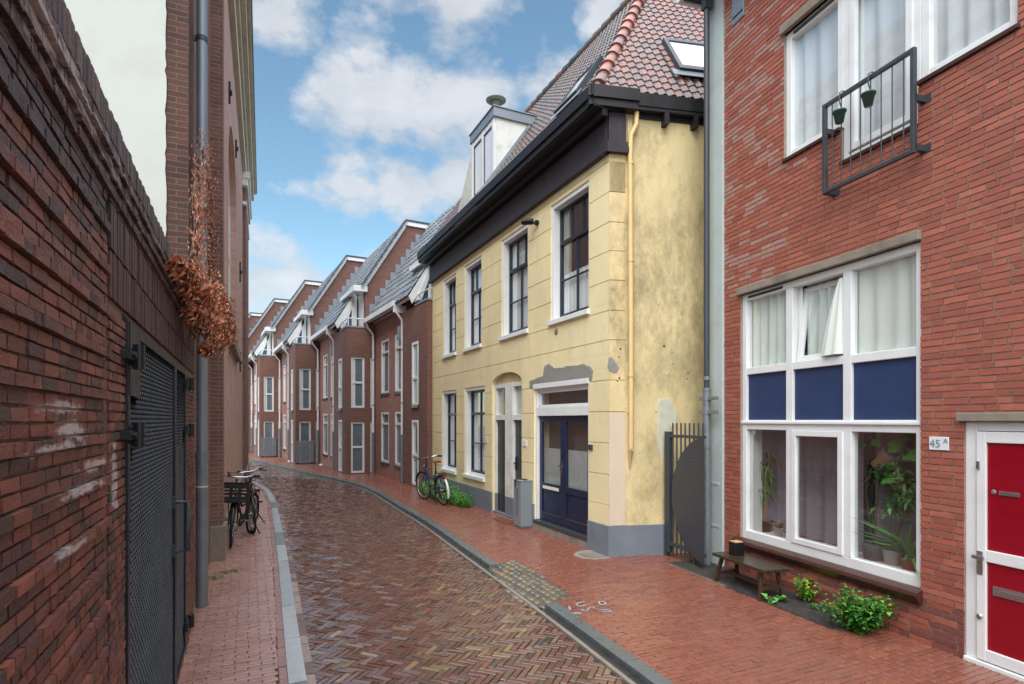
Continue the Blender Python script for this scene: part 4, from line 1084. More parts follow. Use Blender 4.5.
# pair of narrow doors under the arch
mb = MB(); y0 = .06; a, b = dp_
c1, c2 = s(495.6, y0), s(505.4, y0); c3, c4 = s(513.0, y0), s(520.6, .1)
mb.box(a, c1, y0, y0+.16, .4, DPZ+.02); mb.box(c2, c3, y0-.01, y0+.16, .40, DPZ+.02); mb.box(b-.05, b, y0, y0+.16, .4, DPZ+.02)
mb.box(c1, c2, y0+.001, y0+.15, DPZ-.06, DPZ+.02); mb.box(c3, b-.05, y0+.001, y0+.15, DPZ-.06, DPZ+.02)
mb.box(c1, c2, y0-.005, y0+.15, 1.90, 2.0); mb.box(c3, b-.05, y0-.005, y0+.15, 1.90, 2.0)
fr_ = mb.build('door_frame', M['white_old'], yb, bevel=.003)
mb = MB(); mb.prism([(p[0], y0+.02, p[2]-.002) for p in arc] , (0, .05, 0)); mb.build('arch_panel', M['yellow_side'], fr_)
mb = MB(); mb.box(a, c1, y0, y0+.16, 0, .4); mb.box(c2, c3, y0-.01, y0+.16, 0, .40); mb.box(b-.05, b, y0, y0+.16, 0, .4); mb.box(a, b, y0-.04, y0+.2, -.05, .05); mb.build('stone_foot', M['plinth'], fr_)
pane(c1+.0, c2-.0, 2.0, DPZ-.06, y0+.08, fr_); pane(c3, b-.05, 2.0, DPZ-.06, y0+.08, fr_, 'frost')
mb = MB(); mb.box(c1, c2, y0+.05, y0+.10, .05, 1.90)
d1 = mb.build('door', M['navy_dark'], yb, bevel=.003)
mb = MB(); mb.box(c1+.1, c2-.1, y0+.045, y0+.052, 1.0, 1.8); mb.box(c1+.1, c2-.1, y0+.045, y0+.052, .2, .9); mb.build('door_panel', M['navy_dark'], d1)
mb = MB(); mb.box(c3, b-.05, y0+.05, y0+.1, .05, 1.90)
d2 = mb.build('door', M['steel_dark'], yb, bevel=.003)
mb = MB(); mb.box(c3+.03, c3+.08, y0+.03, y0+.05, .95, 1.2); mb.cyl((c3+.055, y0+.0, 1.08), (c3+.055, y0+.05, 1.08), .012, n=8); mb.box(c3+.04, c3+.16, y0-.01, y0+.005, 1.07, 1.09); mb.build('handle', M['black_plastic'], d2)
mb = MB(); mb.box(a-.02, b+.05, .42, .46, 0, 2.9); mb.build('interior', M['room_dark'], yb)

# navy double door with transom light
mb = MB(); a, b, c, d = dd; y0 = .03; t = .055
mb.box(a, a+t, y0, y0+.16, c+.06, d); mb.box(b-t, b, y0, y0+.16, c+.06, d); mb.box(a+t, b-t, y0, y0+.16, d-.06, d)
zt0, zt1 = YF.z(560, 411, .05), YF.z(560, 381, .05)
zt0 = 1.97; mb.box(a+t, b-t, y0-.002, y0+.15, zt0, zt0+.15)
mb.box(a-.01, b+.02, y0-.05, y0+.03, d-.03, d+.05)
df = mb.build('door_frame', M['white'], yb, bevel=.004)
mb = MB(); mb.box(a+t, a+t+.05, y0+.03, y0+.08, zt0+.15, d-.06); mb.box(b-t-.05, b-t, y0+.03, y0+.08, zt0+.15, d-.06); mb.box(a+t, b-t, y0+.03, y0+.08, zt0+.15, zt0+.19); mb.box(a+t, b-t, y0+.03, y0+.08, d-.11, d-.06); mb.build('transom_frame', M['white'], df, bevel=.003)
pane(a+t, b-t, zt0+.15, d-.06, y0+.06, df)
mid = (a+b)/2; zb = c+.06
def leaf(x0, x1, left):
    mb = MB(); y = y0+.05; w_ = .09; zk = .78
    mb.box(x0, x0+w_, y, y+.045, zb, zt0); mb.box(x1-w_, x1, y, y+.045, zb, zt0); mb.box(x0+w_, x1-w_, y, y+.045, zt0-.10, zt0); mb.box(x0+w_, x1-w_, y, y+.045, zb, zb+.13); mb.box(x0+w_, x1-w_, y, y+.045, zk-.06, zk+.04)
    mb.box(x0+w_, x1-w_, y+.02, y+.04, zb+.13, zk-.06)
    o = mb.build('door', M['navy'], yb, bevel=.004)
    q = MB(); q.face([(x0+w_, y+.02, zk+.04), (x1-w_, y+.02, zk+.04), (x1-w_, y+.02, zt0-.1), (x0+w_, y+.02, zt0-.1)]); q.build('pane', M['glass'], o)
    q = MB(); q.box(x0+w_-.02, x1-w_+.02, y-.004, y+.012, zk+.03, zk+.045); q.build('bead', M['steel_dark'], o); q = MB(); q.box(x0+w_, x1-w_, y-.008, y+.02, zb+.13, zb+.145); q.build('bead', M['steel_dark'], o)
    if left:
        q = MB(); q.box(x0+w_*1.5, x1-w_*1.6, y-.012, y+.002, zk-.055, zk-.005); q.build('letter_slot', M['white_old'], o)
        q = MB(); q.box(x1-w_*.75, x1-w_*.35, y-.02, y, .98, 1.22); q.box(x1-w_*.8, x1+.05, y-.05, y-.035, 1.14, 1.16); q.cyl((x1-w_*.55, y-.045, 1.15), (x1-w_*.55, y, 1.15), .01, n=8); q.build('handle', M['chrome'], o)
    return o
leaf(a+t+.003, mid-.002, True); leaf(mid+.002, b-t-.003, False)
mb = MB(); mb.box(a, b, .30, .32, .8, 2.4); mb.build('interior', M['room'], yb)
mb = MB(); P = []
mb.box(a+.06, b-.06, .13, .135, .8, 1.42); mb.build('window_screen', M['frost'], yb)
mb = MB(); mb.box(a-.02, b+.01, -.02, .2, .105, .165); mb.build('door_sill', M['steel_dark'], yb, bevel=.003)
mb = MB(); mb.box(a-.02, b+.0, -.012, .2, -.1, .104); mb.build('door_step', M['stone'], yb, bevel=.004)
# small fittings
def ybox(name, mat, px0, px1, py0, py1, th=.015, y=-.001):
    x0_, x1_ = s(px0), s(px1); z1_, z0_ = YF.z(px0, py0), YF.z(px1, py1); mb = MB(); mb.box(x0_, x1_, y-th, y, min(z0_, z1_), max(z0_, z1_)); return mb.build(name, M[mat], yb, bevel=.003)
ybox('name_plate', 'sheet_white', 523.2, 527.2, 440, 446.5); ybox('name_plate', 'pale_pink', 485.3, 487.6, 437, 443)
ybox('intercom', 'steel_dark', 589.6, 593, 444.5, 450, .025)
mb = MB(); v0 = (s(556.5), -.012, YF.z(558, 331)); mb.lathe([(0,.0),(.05,-.002),(.06,.014)], v0, 14, axis='y'); mb.build('vent', M['stone'], yb)
# floodlight lamp near the third window
lx, lz = s(538), YF.z(535, 225)
mb = MB(); mb.cyl((lx, .0, lz), (lx, -.05, lz), .045, n=12); mb.tube([(lx, -.04, lz), (lx-.05, -.12, lz+.02)], .02, 8)
lp_ = mb.build('wall_lamp', M['black_plastic'], yb)
mb = MB(); mb.tube([(lx-.02, -.09, lz+.02), (lx-.17, -.22, lz+.035)], [.055, .05], 12); mb.build('lamp_head', M['black_plastic'], lp_)
mb = MB(); zz = YF.z(433, 356); mb.tube([(.06, 0, zz), (.06, -.12, zz), (.0, -.2, zz+.02)], .012, 6); mb.build('wall_hook', M['steel_dark'], yb)

# roof
HE = 6.45; HR = 10.2
def tl(p): q = YF.loc(p[0], p[1]); return Vector((q[0], q[1], p[2]))
E0 = Vector((YL + .02, -.22, HE))                       # corner of the eaves
apx = tl((2.62, 10.75, HR)); 
E1 = sp(4.7, HE, .09)
fpE = Vector((-.1, -.22, HE))
ridge_far = Vector((-.1, apx.y, HR))
bk = Vector((-.1, 2*apx.y + .34, HE)); 
def plane_tiles(name, A, B, apex_pts, tw, te, colf, amp=.016):
    """A->B eave (left to right seen from outside), polygon of the slope in 3D"""
    a = (B - A).normalized(); n = None
    c = apex_pts[0]; b = (c - A); b = (b - a*b.dot(a)).normalized()
    poly = [(0, 0), ((B-A).length, 0)] + [((p-A).dot(a), (p-A).dot(b)) for p in apex_pts]
    mb = MB(); hgt = max(p[1] for p in poly)
    us = [p[0] for p in poly]; u0 = min(us)
    P0 = A + a*(math.floor(u0/tw)*tw)
    off = math.floor(u0/tw)*tw
    tiles(mb, P0, a, b, max(us) - off, hgt, lambda u, v: ptin((u + off, v), poly), tw, te, amp, .015, colf, seg=4)
    o = mb.build(name, M['tile'], yb)
    q = MB(); nn = a.cross(b).normalized(); nn = nn if nn.z > 0 else -nn
    q.face([A - nn*.01, B - nn*.01] + [p - nn*.01 for p in apex_pts]); q.build('underlay', M['underlay'], o)
    return o
def tcol(r): return jit(r.choice([S(108,78,72), S(116,80,72), S(104,84,80), S(96,80,78), S(126,84,74)]), .1, r)
def tcolg(r): return jit(r.choice([S(92,80,76), S(84,76,74), S(104,84,76), S(76,72,72), S(120,82,70)]), .12, r)
rf = plane_tiles('roof', fpE, E0, [apx, ridge_far], .135, .20, tcolg)
rs = plane_tiles('roof', E0, E1, [apx], .135, .185, tcol, .018)
# far and back slopes, plain
mb = MB(); mb.face([ridge_far, apx, E1, bk]); mb.face([fpE, ridge_far, bk]); mb.box(-.1, .1, 0, bk.y, 0, 6.4); mb.box(-.1, 6, bk.y-.2, bk.y, 0, 6.4)
mb.build('rear_roof', M['tile_grey'], yb)
# hip and ridge tiles
def ridgetiles(A, B, name, colf, r0=.105, par=None):
    d = (B - A); L = d.length; d.normalize(); n_ = int(L/.33); mb = MB()
    for i in range(n_):
        p = A + d*(i*.33); q = p + d*.37; col = colf(rnd)
        mb.tube([p + Vector((0,0,.0)), p + d*.06 + Vector((0,0,.005)), q], [r0*1.12, r0*1.05, r0*.82], 14, col)
    return mb.build(name, M['tile'], par or yb)
def hcol(r): return jit(r.choice([S(150,92,76), S(132,86,74), S(118,84,80)]), .1, r)
ridgetiles(E0 + Vector((-.1, .1, .1)), apx + Vector((0, 0, .04)), 'hip_tile', hcol, .10)
ridgetiles(ridge_far + Vector((0,0,.02)), apx + Vector((0,0,.02)), 'ridge_tile', tcolg)
ridgetiles(E1 + Vector((0, 0, .05)), apx + Vector((0, 0, .02)), 'hip_tile', hcol, .10)
# roof windows
def skyl(A, a, b, u0, u1, v0, v1):
    n_ = a.cross(b).normalized(); n_ = n_ if n_.z > 0 else -n_
    P = lambda u, v, h: A + a*u + b*v + n_*h
    mb = MB(); f = .07
    for (p, q, r_, t) in ((u0, u0+f, v0, v1), (u1-f, u1, v0, v1), (u0+f, u1-f, v0, v0+f*1.5), (u0+f, u1-f, v1-f, v1)):
        mb.prism([P(p, r_, .0), P(q, r_, .0), P(q, t, .0), P(p, t, .0)], n_*.11)
    o = mb.build('roof_window', M['steel_dark'], yb)
    mb = MB(); mb.prism([P(u0-.12, v0-.14, .062), P(u1+.12, v0-.14, .062), P(u1+.12, v0, .066), P(u0-.12, v0, .066)], n_*.01); mb.build('flashing', M['zinc'], o)
    mb = MB(); mb.face([P(u0+f, v0+f, .085), P(u1-f, v0+f, .085), P(u1-f, v1-f, .085), P(u0+f, v1-f, .085)]); mb.build('pane', M['skyglass'], o)
M['skyglass'] = pbr('white reflecting roof glass', S(214,220,226), .12, .02, 2, 0, 30)
sa = (E1-E0).normalized(); sb_ = apx-E0; sb_ = (sb_ - sa*sb_.dot(sa)).normalized()
def rayplane(px, py, A, n_):
    # image point -> roof plane, in house coordinates
    o = tl((0, 0, 0)); o.z = CAMH; e = tl(((px-CX)/FPX, 1, 0)); e.z = CAMH + (HZ-py)/FPX; d = e - o
    t = (A - o).dot(n_)/d.dot(n_); return o + d*t
nS = sa.cross(sb_); 
pa, pb_ = rayplane(661, 45, E0, nS), rayplane(677, 75, E0, nS)
ua, va = (pa-E0).dot(sa), (pa-E0).dot(sb_); ub, vb = (pb_-E0).dot(sa), (pb_-E0).dot(sb_)
uu = (ua+ub)/2
skyl(E0, sa, sb_, uu, uu+.95, vb, va)
fa = (E0-fpE).normalized(); fb = apx-fpE; fb = (fb - fa*fb.dot(fa)).normalized(); nF = fa.cross(fb)
pa, pb_ = rayplane(599, 70, E0, nF), rayplane(570, 102, E0, nF)
ua, va = (pa-fpE).dot(fa), (pa-fpE).dot(fb); ub, vb = (pb_-fpE).dot(fa), (pb_-fpE).dot(fb)
skyl(fpE, fa, fb, min(ua, ub)-.1, min(ua, ub)+.6, min(va, vb)-.3, min(va, vb)+.5)
# dormer
yd = .10
dm1 = YF.s(495.5, yd); dm0 = YF.s(473.2, yd); dzt = YF.z(495.5, 117, yd)
slope = (HR-HE)/(apx.y+.34)
def roofy(z): return -.34 + (z-HE)/slope
mb = MB(); mb.prism([(dm1, yd+.01, HE-.2), (dm1, yd+.01, dzt), (dm1, roofy(dzt)+.1, dzt), (dm1, roofy(HE)-.0, HE-.2)], (-(dm1-dm0), 0, 0))
dm = mb.build('dormer', M['white_old'], yb)
mb = MB(); mb.box(dm0-.06, dm1+.05, yd-.06, roofy(dzt)+.25, dzt, dzt+.19); mb.box(dm0-.08, dm1+.07, yd-.08, roofy(dzt)+.3, dzt+.19, dzt+.215); mb.build('dormer_roof', M['zinc'], dm, bevel=.004)
mb = MB(); w_ = dm1-dm0
for x0_, x1_ in ((dm0, dm0+.10), (dm0+w_*.5-.05, dm0+w_*.5+.05), (dm1-.12, dm1)): mb.box(x0_, x1_, yd-.035, yd+.008, HE, dzt)
mb.box(dm0, dm1, yd-.03, yd+.007, dzt-.12, dzt); mb.box(dm0, dm1, yd-.03, yd+.007, HE, HE+.3)
mb.build('dormer_frame', M['white'], dm, bevel=.003)
mb = MB()
for x0_, x1_ in ((dm0+.10, dm0+w_*.5-.05), (dm0+w_*.5+.05, dm1-.12)):
    mb.box(x0_, x0_+.03, yd-.025, yd+.006, HE+.3, dzt-.12); mb.box(x1_-.03, x1_, yd-.025, yd+.006, HE+.3, dzt-.12); mb.box(x0_, x1_, yd-.024, yd+.006, dzt-.15, dzt-.12)
mb.build('dormer_sash', M['steel_dark'], dm)
mb = MB(); mb.box(dm0+.1, dm1-.12, yd-.008, yd+.006, HE+.3, dzt-.15); mb.build('pane', M['skyglass'], dm)
# cowl on the dormer roof
cxp = YF.s(496, .38); cz = dzt+.215
mb = MB(); mb.lathe([(.10,0),(.10,.45),(.13,.45),(.0,.46)], (cxp, .38, cz), 16); mb.lathe([(.0,.56),(.16,.555),(.22,.52),(.22,.50),(.1,.47),(0,.47)], (cxp, .38, cz), 20)
mb.build('vent_cowl', pbr('grey green cowl', S(132,142,130), .5, .1, 6, .1), yb)
# rear body of the house so that it is solid
mb = MB(); mb.box(.1, 7.5, 3.8, 4.2, 0, 6.4); mb.build('rear_wall', M['yellow_side'], yb)
# lead flashing between roof and dormer
mb = MB(); mb.prism([(dm1+.005, roofy(HE), HE+.02), (dm1+.005, roofy(dzt), dzt+.05), (dm1+.005, roofy(dzt)+.12, dzt+.02), (dm1+.005, roofy(HE)+.12, HE)], (.03, 0, 0)); mb.build('flashing', M['zinc'], dm)

# ------------------------------------------------------------------ the stepped terrace of brick houses beyond
TD = Vector((-.48, .877)).normalized(); TU = -TD
TO1 = Vector((-3.25, 17.33))
TF = Fr(TO1, TU)                 # x = 0 at the near end, negative going away
PB, PK, SH = 3.4, 2.2, .9        # bay length, block length, step towards the street
M['win_far'] = pbr('far window glass', S(104,116,122), .12, .25, 3, 0, 30)
M['tg'] = M['tile_grey']
def greycol(r): return jit(r.choice([S(118,124,130), S(106,112,118), S(128,132,136)]), .07, r)

def farwin(par, mb_axis, a, b, z0, z1, at, out, hb=(), door=False, name='window', cur=True, lab=None):
    """window lying in a wall; mb_axis 'x': runs along x at y=at facing -y; 'y': runs along y at x=at facing +x"""
    mb = MB(); f = .07
    def bx(p, q, c, d, o0, o1):
        if mb_axis == 'x': mb.box(p, q, at-o1, at-o0, c, d)
        else: mb.box(at+o0, at+o1, p, q, c, d)
    o0, o1 = out
    bx(a, a+f, z0, z1, o0, o1); bx(b-f, b, z0, z1, o0, o1); bx(a+f, b-f, z1-f, z1, o0, o1-.001); bx(a+f, b-f, z0, z0+f, o0, o1-.001)
    for h in hb: bx(a+f, b-f, h-.035, h+.035, o0, o1-.002)
    o = mb.build(name, M['white'], par)
    mb2 = MB(); mb = mb2
    def bx2(p, q, c, d, e0, e1):
        if mb_axis == 'x': mb2.box(p, q, at-e1, at-e0, c, d)
        else: mb2.box(at+e0, at+e1, p, q, c, d)
    bx2(a+f*.8, b-f*.8, z0+f*.8, z1-f*.8, o0-.03, o0+.012); mb2.build('pane', M['win_far'], o)
    if not door:
        mb2 = MB(); bx2(a-.03, b+.03, z0-.08, z0, .0, o1+.03); mb2.build('sill', M['sill_brown'], o)
    if cur:
        mb2 = MB(); bx2(a+f+.01, a+f+(b-a-2*f)*.28, z0+f, z1-f, o0+.0125, o0+.014); mb2.build('curtain', M['net'], o)
    return o

def terrace_unit():
    t = empty('terraced_house', (TO1.x, TO1.y, 0), TF.rz, 'first terraced brick house beyond the yellow house, with two downpipes', 'house', 'stepped brick terrace houses along the bend')
    slope = 1.6; ze = 5.42
    def roofz(y): return ze + slope*(y + .3)              # bay roof
    def roofz2(y): return ze + slope*(y + .3 + SH)        # block roof, a step nearer the street
    zt = 9.12
    # bay wall with openings (pinkish brick), y = 0, x from -PB to 0
    bw_x = [(TF.s(381.2), TF.s(389)), (TF.s(395), TF.s(402.8))]
    zf = (2.80, 4.60); zg = (.47, 2.16)
    hs = [(a, b, *z) for (a, b) in bw_x for z in (zf, zg)]
    mb = MB(); wallbox(mb, -PB, 0, -.1, ze+.1, hs, 0, .3)
    mb.build('bay_wall', M['brick_row_pink'], t)
    for (a, b) in bw_x:
        farwin(t, 'x', a, b, *zf, .06, (0, .06), hb=(4.18,)); farwin(t, 'x', a, b, *zg, .06, (0, .06), hb=(1.78,), cur=False)
    # block: y from -SH-.1 to 0, x from -PB-PK to -PB
    yb0 = -1.0; zp = 5.14
    nf = Fr(TF.w(-PB, 0), TF.n)      # near face: runs along +n(y)
    def yn(px): return nf.s(px)      # local y of an image column on the near face
    ya, yb_ = yn(351), yn(364.7); yc, yd_ = yn(370.3), yn(374.5)
    nh = [(ya, yb_, 2.33, 4.12), (ya, yb_, .04, 1.84), (yc, yd_, 2.33, 4.12), (yc, yd_, .04, 1.84)]
    mb = MB()
    for (p, q, c, d) in rects(yb0, .3, -.1, zp, nh): mb.box(-PB-.25, -PB, p, q, c, d)
    for (p, q, c, d) in rects(-PB-PK, -PB-.25, -.1, zp, [(-PB-1.25, -PB-.70, 2.33, 4.12), (-PB-1.25, -PB-.70, .04, 1.9)]): mb.box(p, q, yb0, yb0+.25, c, d)
    mb.box(-PB-PK, -PB-PK+.25, yb0+.25, .3, -.1, zp); mb.box(-PB-PK+.25, -PB-.25, yb0+.25, .3, zp-.9, zp-.8)
    mb.build('block_wall', M['brick_row'], t)
    farwin(t, 'y', ya, yb_, 2.33, 4.12, -PB-.09, (0, .05), hb=(3.22,)); farwin(t, 'y', ya, yb_, .04, 1.84, -PB-.09, (0, .05), hb=(.95,), door=True, name='glazed_door', cur=False)
    farwin(t, 'y', yc, yd_, 2.33, 4.12, -PB-.09, (0, .05), hb=(3.1,), cur=False); farwin(t, 'y', yc, yd_, .04, 1.84, -PB-.09, (0, .05), hb=(.8,), door=True, name='side_door', cur=False)
    farwin(t, 'x', -PB-1.25, -PB-.70, 2.33, 4.12, yb0+.05, (0, .06), hb=(3.1,)); farwin(t, 'x', -PB-1.25, -PB-.70, .04, 1.9, yb0+.05, (0, .06), hb=(.9,), door=True, name='front_door')
    # parapet coping, balcony rail
    mb = MB(); mb.box(-PB-1.0, -PB+.02, yb0-.02, yb0+.27, zp, zp+.05); mb.box(-PB-.27, -PB+.02, yb0+.27, -.35, zp, zp+.05); mb.build('coping', M['zinc'], t)
    mb = MB(); mb.cyl((-PB-.08, yb0+.08, zp+.33), (-PB-.08, -.36, zp+.33), .022, n=8); mb.cyl((-PB-.08, yb0+.08, zp+.05), (-PB-.08, yb0+.08, zp+.34), .02, n=8); mb.cyl((-PB-.08, yb0+.08, zp+.33), (-PB-1.0, yb0+.08, zp+.33), .022, n=8); mb.build('balcony_rail', M['white'], t)
    # gable wall above the bay roof, facing the viewer
    gy0 = -.35; ztop = zt
    yk = (ztop - ze)/slope - .3 - SH
    G = [(gy0, zp-.2), (gy0, roofz2(gy0)-.1), (yk, ztop-.1), (yk+3.6, ztop-.1), (yk+3.6, 3.0), (.3, 3.0), (.3, zp-.2)]
    mb = MB(); mb.prism([(-PB, y, z) for y, z in G], (-.22, 0, 0)); gw_ = mb.build('gable_wall', M['brick_row'], t)
    # white verge board and zinc cap
    mb = MB()
    def run(y0, z0, y1, z1, dx0, dx1, up, th): mb.prism([(-PB+dx0, y0, z0+up), (-PB+dx0, y1, z1+up), (-PB+dx0, y1, z1+up-th), (-PB+dx0, y0, z0+up-th)], (dx1-dx0, 0, 0))
    run(gy0-.1, roofz2(gy0-.1), yk, ztop, .0, .07, .04, .24); run(yk, ztop, yk+3.6, ztop, .0, .07, .04, .15)
    mb.box(-PB-.5, -PB+.09, gy0-.42, gy0+.06, roofz2(gy0)-.36, roofz2(gy0)-.16)
    mb.box(-PB-PK-.0, -PB-.5, gy0-.42, gy0-.22, roofz2(gy0)-.36, roofz2(gy0)-.22)
    mb.build('verge_board', M['white'], gw_)
    mb = MB(); run(gy0-.12, roofz2(gy0-.12), yk, ztop, -.26, .10, .10, .06); run(yk, ztop, yk+3.6, ztop, -.26, .10, .10, .06); mb.build('verge_cap', M['steel_dark'], gw_)
    # stepped flashing where the bay roof meets the gable
    mb = MB(); k = 0; y = gy0 + .15
    while roofz(y) < 8.6:
        mb.box(-PB, -PB+.02, y, y+.19, roofz(y)-.05, roofz(y)+.44); y += .19
    mb.build('stepped_flashing', M['zinc'], gw_)
    # roofs
    sl = Vector((0, 1, slope)).normalized()
    mb = MB(); L = (zt - ze)/sl.z
    tiles(mb, (-PB+.02, -.3, ze), (1, 0, 0), sl, PB-.05, L, None, .30, .34, .02, .025, greycol, seg=4)
    r1 = mb.build('bay_roof', M['tile_grey'], t)
    mb = MB(); mb.prism([(-PB, -.28, ze-.02), (0, -.28, ze-.02), (0, -.28+L*sl.y, ze+L*sl.z-.02), (-PB, -.28+L*sl.y, ze+L*sl.z-.02)], (0, .12, -.1)); mb.build('underlay', M['underlay'], r1)
    mb = MB()
    y2 = -.3-SH; P0 = (-PB-PK, y2, ze)
    L2 = (zt-ze)/sl.z
    tiles(mb, P0, (1, 0, 0), sl, PK-.05, L2, lambda u, v: not (u > PK-1.0 and v*sl.z < (roofz2(gy0)-ze-.15)), .30, .34, .02, .025, greycol, seg=4)
    r2 = mb.build('block_roof', M['tile_grey'], t)
    mb = MB(); mb.prism([(-PB-PK, -.3-SH+.02, ze-.04), (-PB-1.0, -.3-SH+.02, ze-.04), (-PB-1.0, -.3-SH+.02+L2*sl.y, zt-.04), (-PB-PK, -.3-SH+.02+L2*sl.y, zt-.04)], (0, .05, -.05))
    mb.prism([(-PB-1.0, gy0, roofz2(gy0)-.1), (-PB-.1, gy0, roofz2(gy0)-.1), (-PB-.1, yk, zt-.06), (-PB-1.0, yk, zt-.06)], (0, .05, -.05))
    mb.box(-PB-PK, -PB, yk, yk+3.4, zt-.1, zt-.02); mb.box(-PB, -.02, yk+SH, yk+3.4, zt-.1, zt-.02); mb.build('underlay', M['white_old'], r2)
    mb = MB(); mb.prism([(-PB-1.0, -.3-SH, ze-.02), (-PB-1.0, gy0, roofz2(gy0)+.0), (-PB-1.0, gy0, roofz2(gy0)-.36), (-PB-1.0, -.3-SH+.1, ze-.22)], (.05, 0, 0)); mb.build('verge_board', M['white'], r2)
    # glazed attic wall behind the balcony
    xb = -PB-1.0
    mb = MB(); f = .09
    def pr(pts, th=.08): mb.prism([(xb, y, z) for y, z in pts], (th, 0, 0))
    A = (yb0-.02, zp+.1); B = (gy0-.15, zp+.1); Cc = (gy0-.15, roofz2(gy0-.15)-.05)
    pr([(A[0], A[1]), (A[0]+.16, A[1]), (Cc[0], Cc[1]-.24), (Cc[0], Cc[1])]); pr([(B[0]-.1, B[1]), B, Cc, (Cc[0]-.1, Cc[1]-.16)]); pr([A, B, (B[0], B[1]+.07), (A[0]+.05, A[1]+.07)])
    pr([(B[0], B[1]-.2), (B[0]+.08, B[1]-.2), (B[0]+.08, Cc[1]), (B[0], Cc[1])])
    ag = mb.build('attic_window', M['white'], t)
    mb = MB(); mb.face([(xb+.03, *A), (xb+.03, *B), (xb+.03, *Cc)]); mb.face([(xb+.02, B[0], zp), (xb+.02, gy0+.05, zp), (xb+.02, gy0+.05, roofz2(gy0)-.3), (xb+.02, B[0], Cc[1])]); mb.build('pane', pbr('blue attic glass', S(60,92,118), .1, .1), ag)
    mb = MB(); 
    mb.box(-PB-.9, -PB-.22, gy0-.02, gy0+.02, zp, roofz2(gy0)-.3); mb.build('balcony_door', M['white'], t)
    # white fascia and gutter along the bay eaves, returning at the ends
    mb = MB(); mb.box(-PB+.01, .06, -.40, -.30, ze-.10, ze+.06); mb.box(-PB+.01, .04, -.31, .0, ze-.09, ze-.05); mb.box(.0, .05, -.38, .02, ze-.28, ze-.05); mb.build('gutter', M['white'], t, bevel=.004)
    # two downpipes: white above, grey below
    for (x, y, name) in ((.02, -.10, 'downpipe'), (-PB+.12, -.10, 'downpipe')):
        mb = MB(); mb.tube([(x, -.34, ze-.08), (x, -.30, ze-.25), (x, y, ze-.5), (x, y, 1.45)], .042, 8); d_ = mb.build(name, M['white'], t)
        mb = MB(); mb.tube([(x, y, 1.46), (x, y, .0)], .052, 8); mb.build('lower_pipe', M['galv'], d_)
        for z in (4.0, 2.4): mb = MB(); mb.cyl((x, y, z), (x, y, z+.04), .05, n=8); mb.build('pipe_clamp', M['zinc'], d_)
    mb = MB(); mb.box(-.12, .02, -.20, -.02, 4.35, 4.75); mb.build('vent_box', M['zinc'], t)
    # body closing the back
    mb = MB(); mb.box(-PB-PK, 0, 5.2, 5.4, -.1, zt-.2); mb.box(-.2, -.005, .3, 5.2, -.1, 5.3); mb.build('rear_wall', M['brick_row'], t)
    return t
proto = terrace_unit()
nf_ = Fr(TF.w(-PB, 0), TF.n); NF0, NF1 = nf_.s(351), nf_.s(364.7)
def kids(o): return [c for c in bpy.data.objects if c.parent == o]
def copy_tree(o, parent=None):
    c = o.copy(); COL.objects.link(c); c.parent = parent
    for ch in kids(o): copy_tree(ch, c)
    return c
labs = {0: 'terraced brick house joined to the far end of the yellow house', 2: 'second terraced brick house past the yellow one, its block standing forward',
        3: 'third terraced brick house along the bend', 4: 'fourth terraced brick house along the bend, partly behind the tall left building', 5: 'farthest terraced brick house round the bend'}
for k in (0, 2, 3, 4, 5):
    c = copy_tree(proto); off = TD*(PB+PK)*(k-1) - TF.n*SH*(k-1)
    c.location = (TO1.x + off.x, TO1.y + off.y, 0); c['label'] = labs[k]
    if k in (2, 3):
        mb = MB(); n_ = 9
        for i in range(n_): y = NF0 - .12 + (NF1-NF0+.24)*i/n_; mb.box(-PB+.03, -PB+.05, y, y+(NF1-NF0+.24)/n_*.8, .08, 1.0)
        mb.box(-PB+.05, -PB+.07, NF0-.14, NF1+.14, .95, 1.0); mb.build('screen_panel', M['zinc'], c)

# ------------------------------------------------------------------ old garden wall on the left
gwl = empty('garden_wall', (LF.o.x, LF.o.y, 0), LF.rz, 'old dark brick garden wall with rowlock coping on the left', 'wall')
def lsx(px): return LF.s(px)
WL = LF.loc(*CF.w(0, .1))[0] - .02
gx0, gx1 = LF.s(122), LF.s(183.5)
gzt = 2.33
HR_ = .0365
holes = [(gx0, gx1, -.1, gzt + .0)]
sold = (gx0 - .02, WL, gzt, gzt + .33)
pier = LF.s(106)
cL = [S(124,74,63), S(114,70,61), S(106,66,59), S(94,64,59), S(132,80,65), S(80,61,58), S(118,76,65)]
def bcL(r, x, z, row):
    c = r.choice(cL)
    if z > 2.55: c = r.choice([S(74,52,50), S(60,48,50), S(84,58,54)])
    if z < .5 and x > gx1: c = S(112,74,62)
    return jit(c, .16, r)
mb = MB(); rr_ = random.Random(11)
def rp(row): return .012 if row % 4 == 2 else 0
bricks(mb, -.2, pier-.035, 0, 2.70, holes, .115, HR_, .0085, bcL, .009, 0, .0024, 0, rp, rr_, .3)
bricks(mb, pier, gx0, 0, 2.30, holes, .105, HR_, .0085, bcL, .010, 0, .0022, 0, None, rr_, .3)
bricks(mb, gx1, WL, 0, 2.30, holes, .11, HR_, .0085, bcL, .009, 0, .0022, 0, None, rr_, .3)
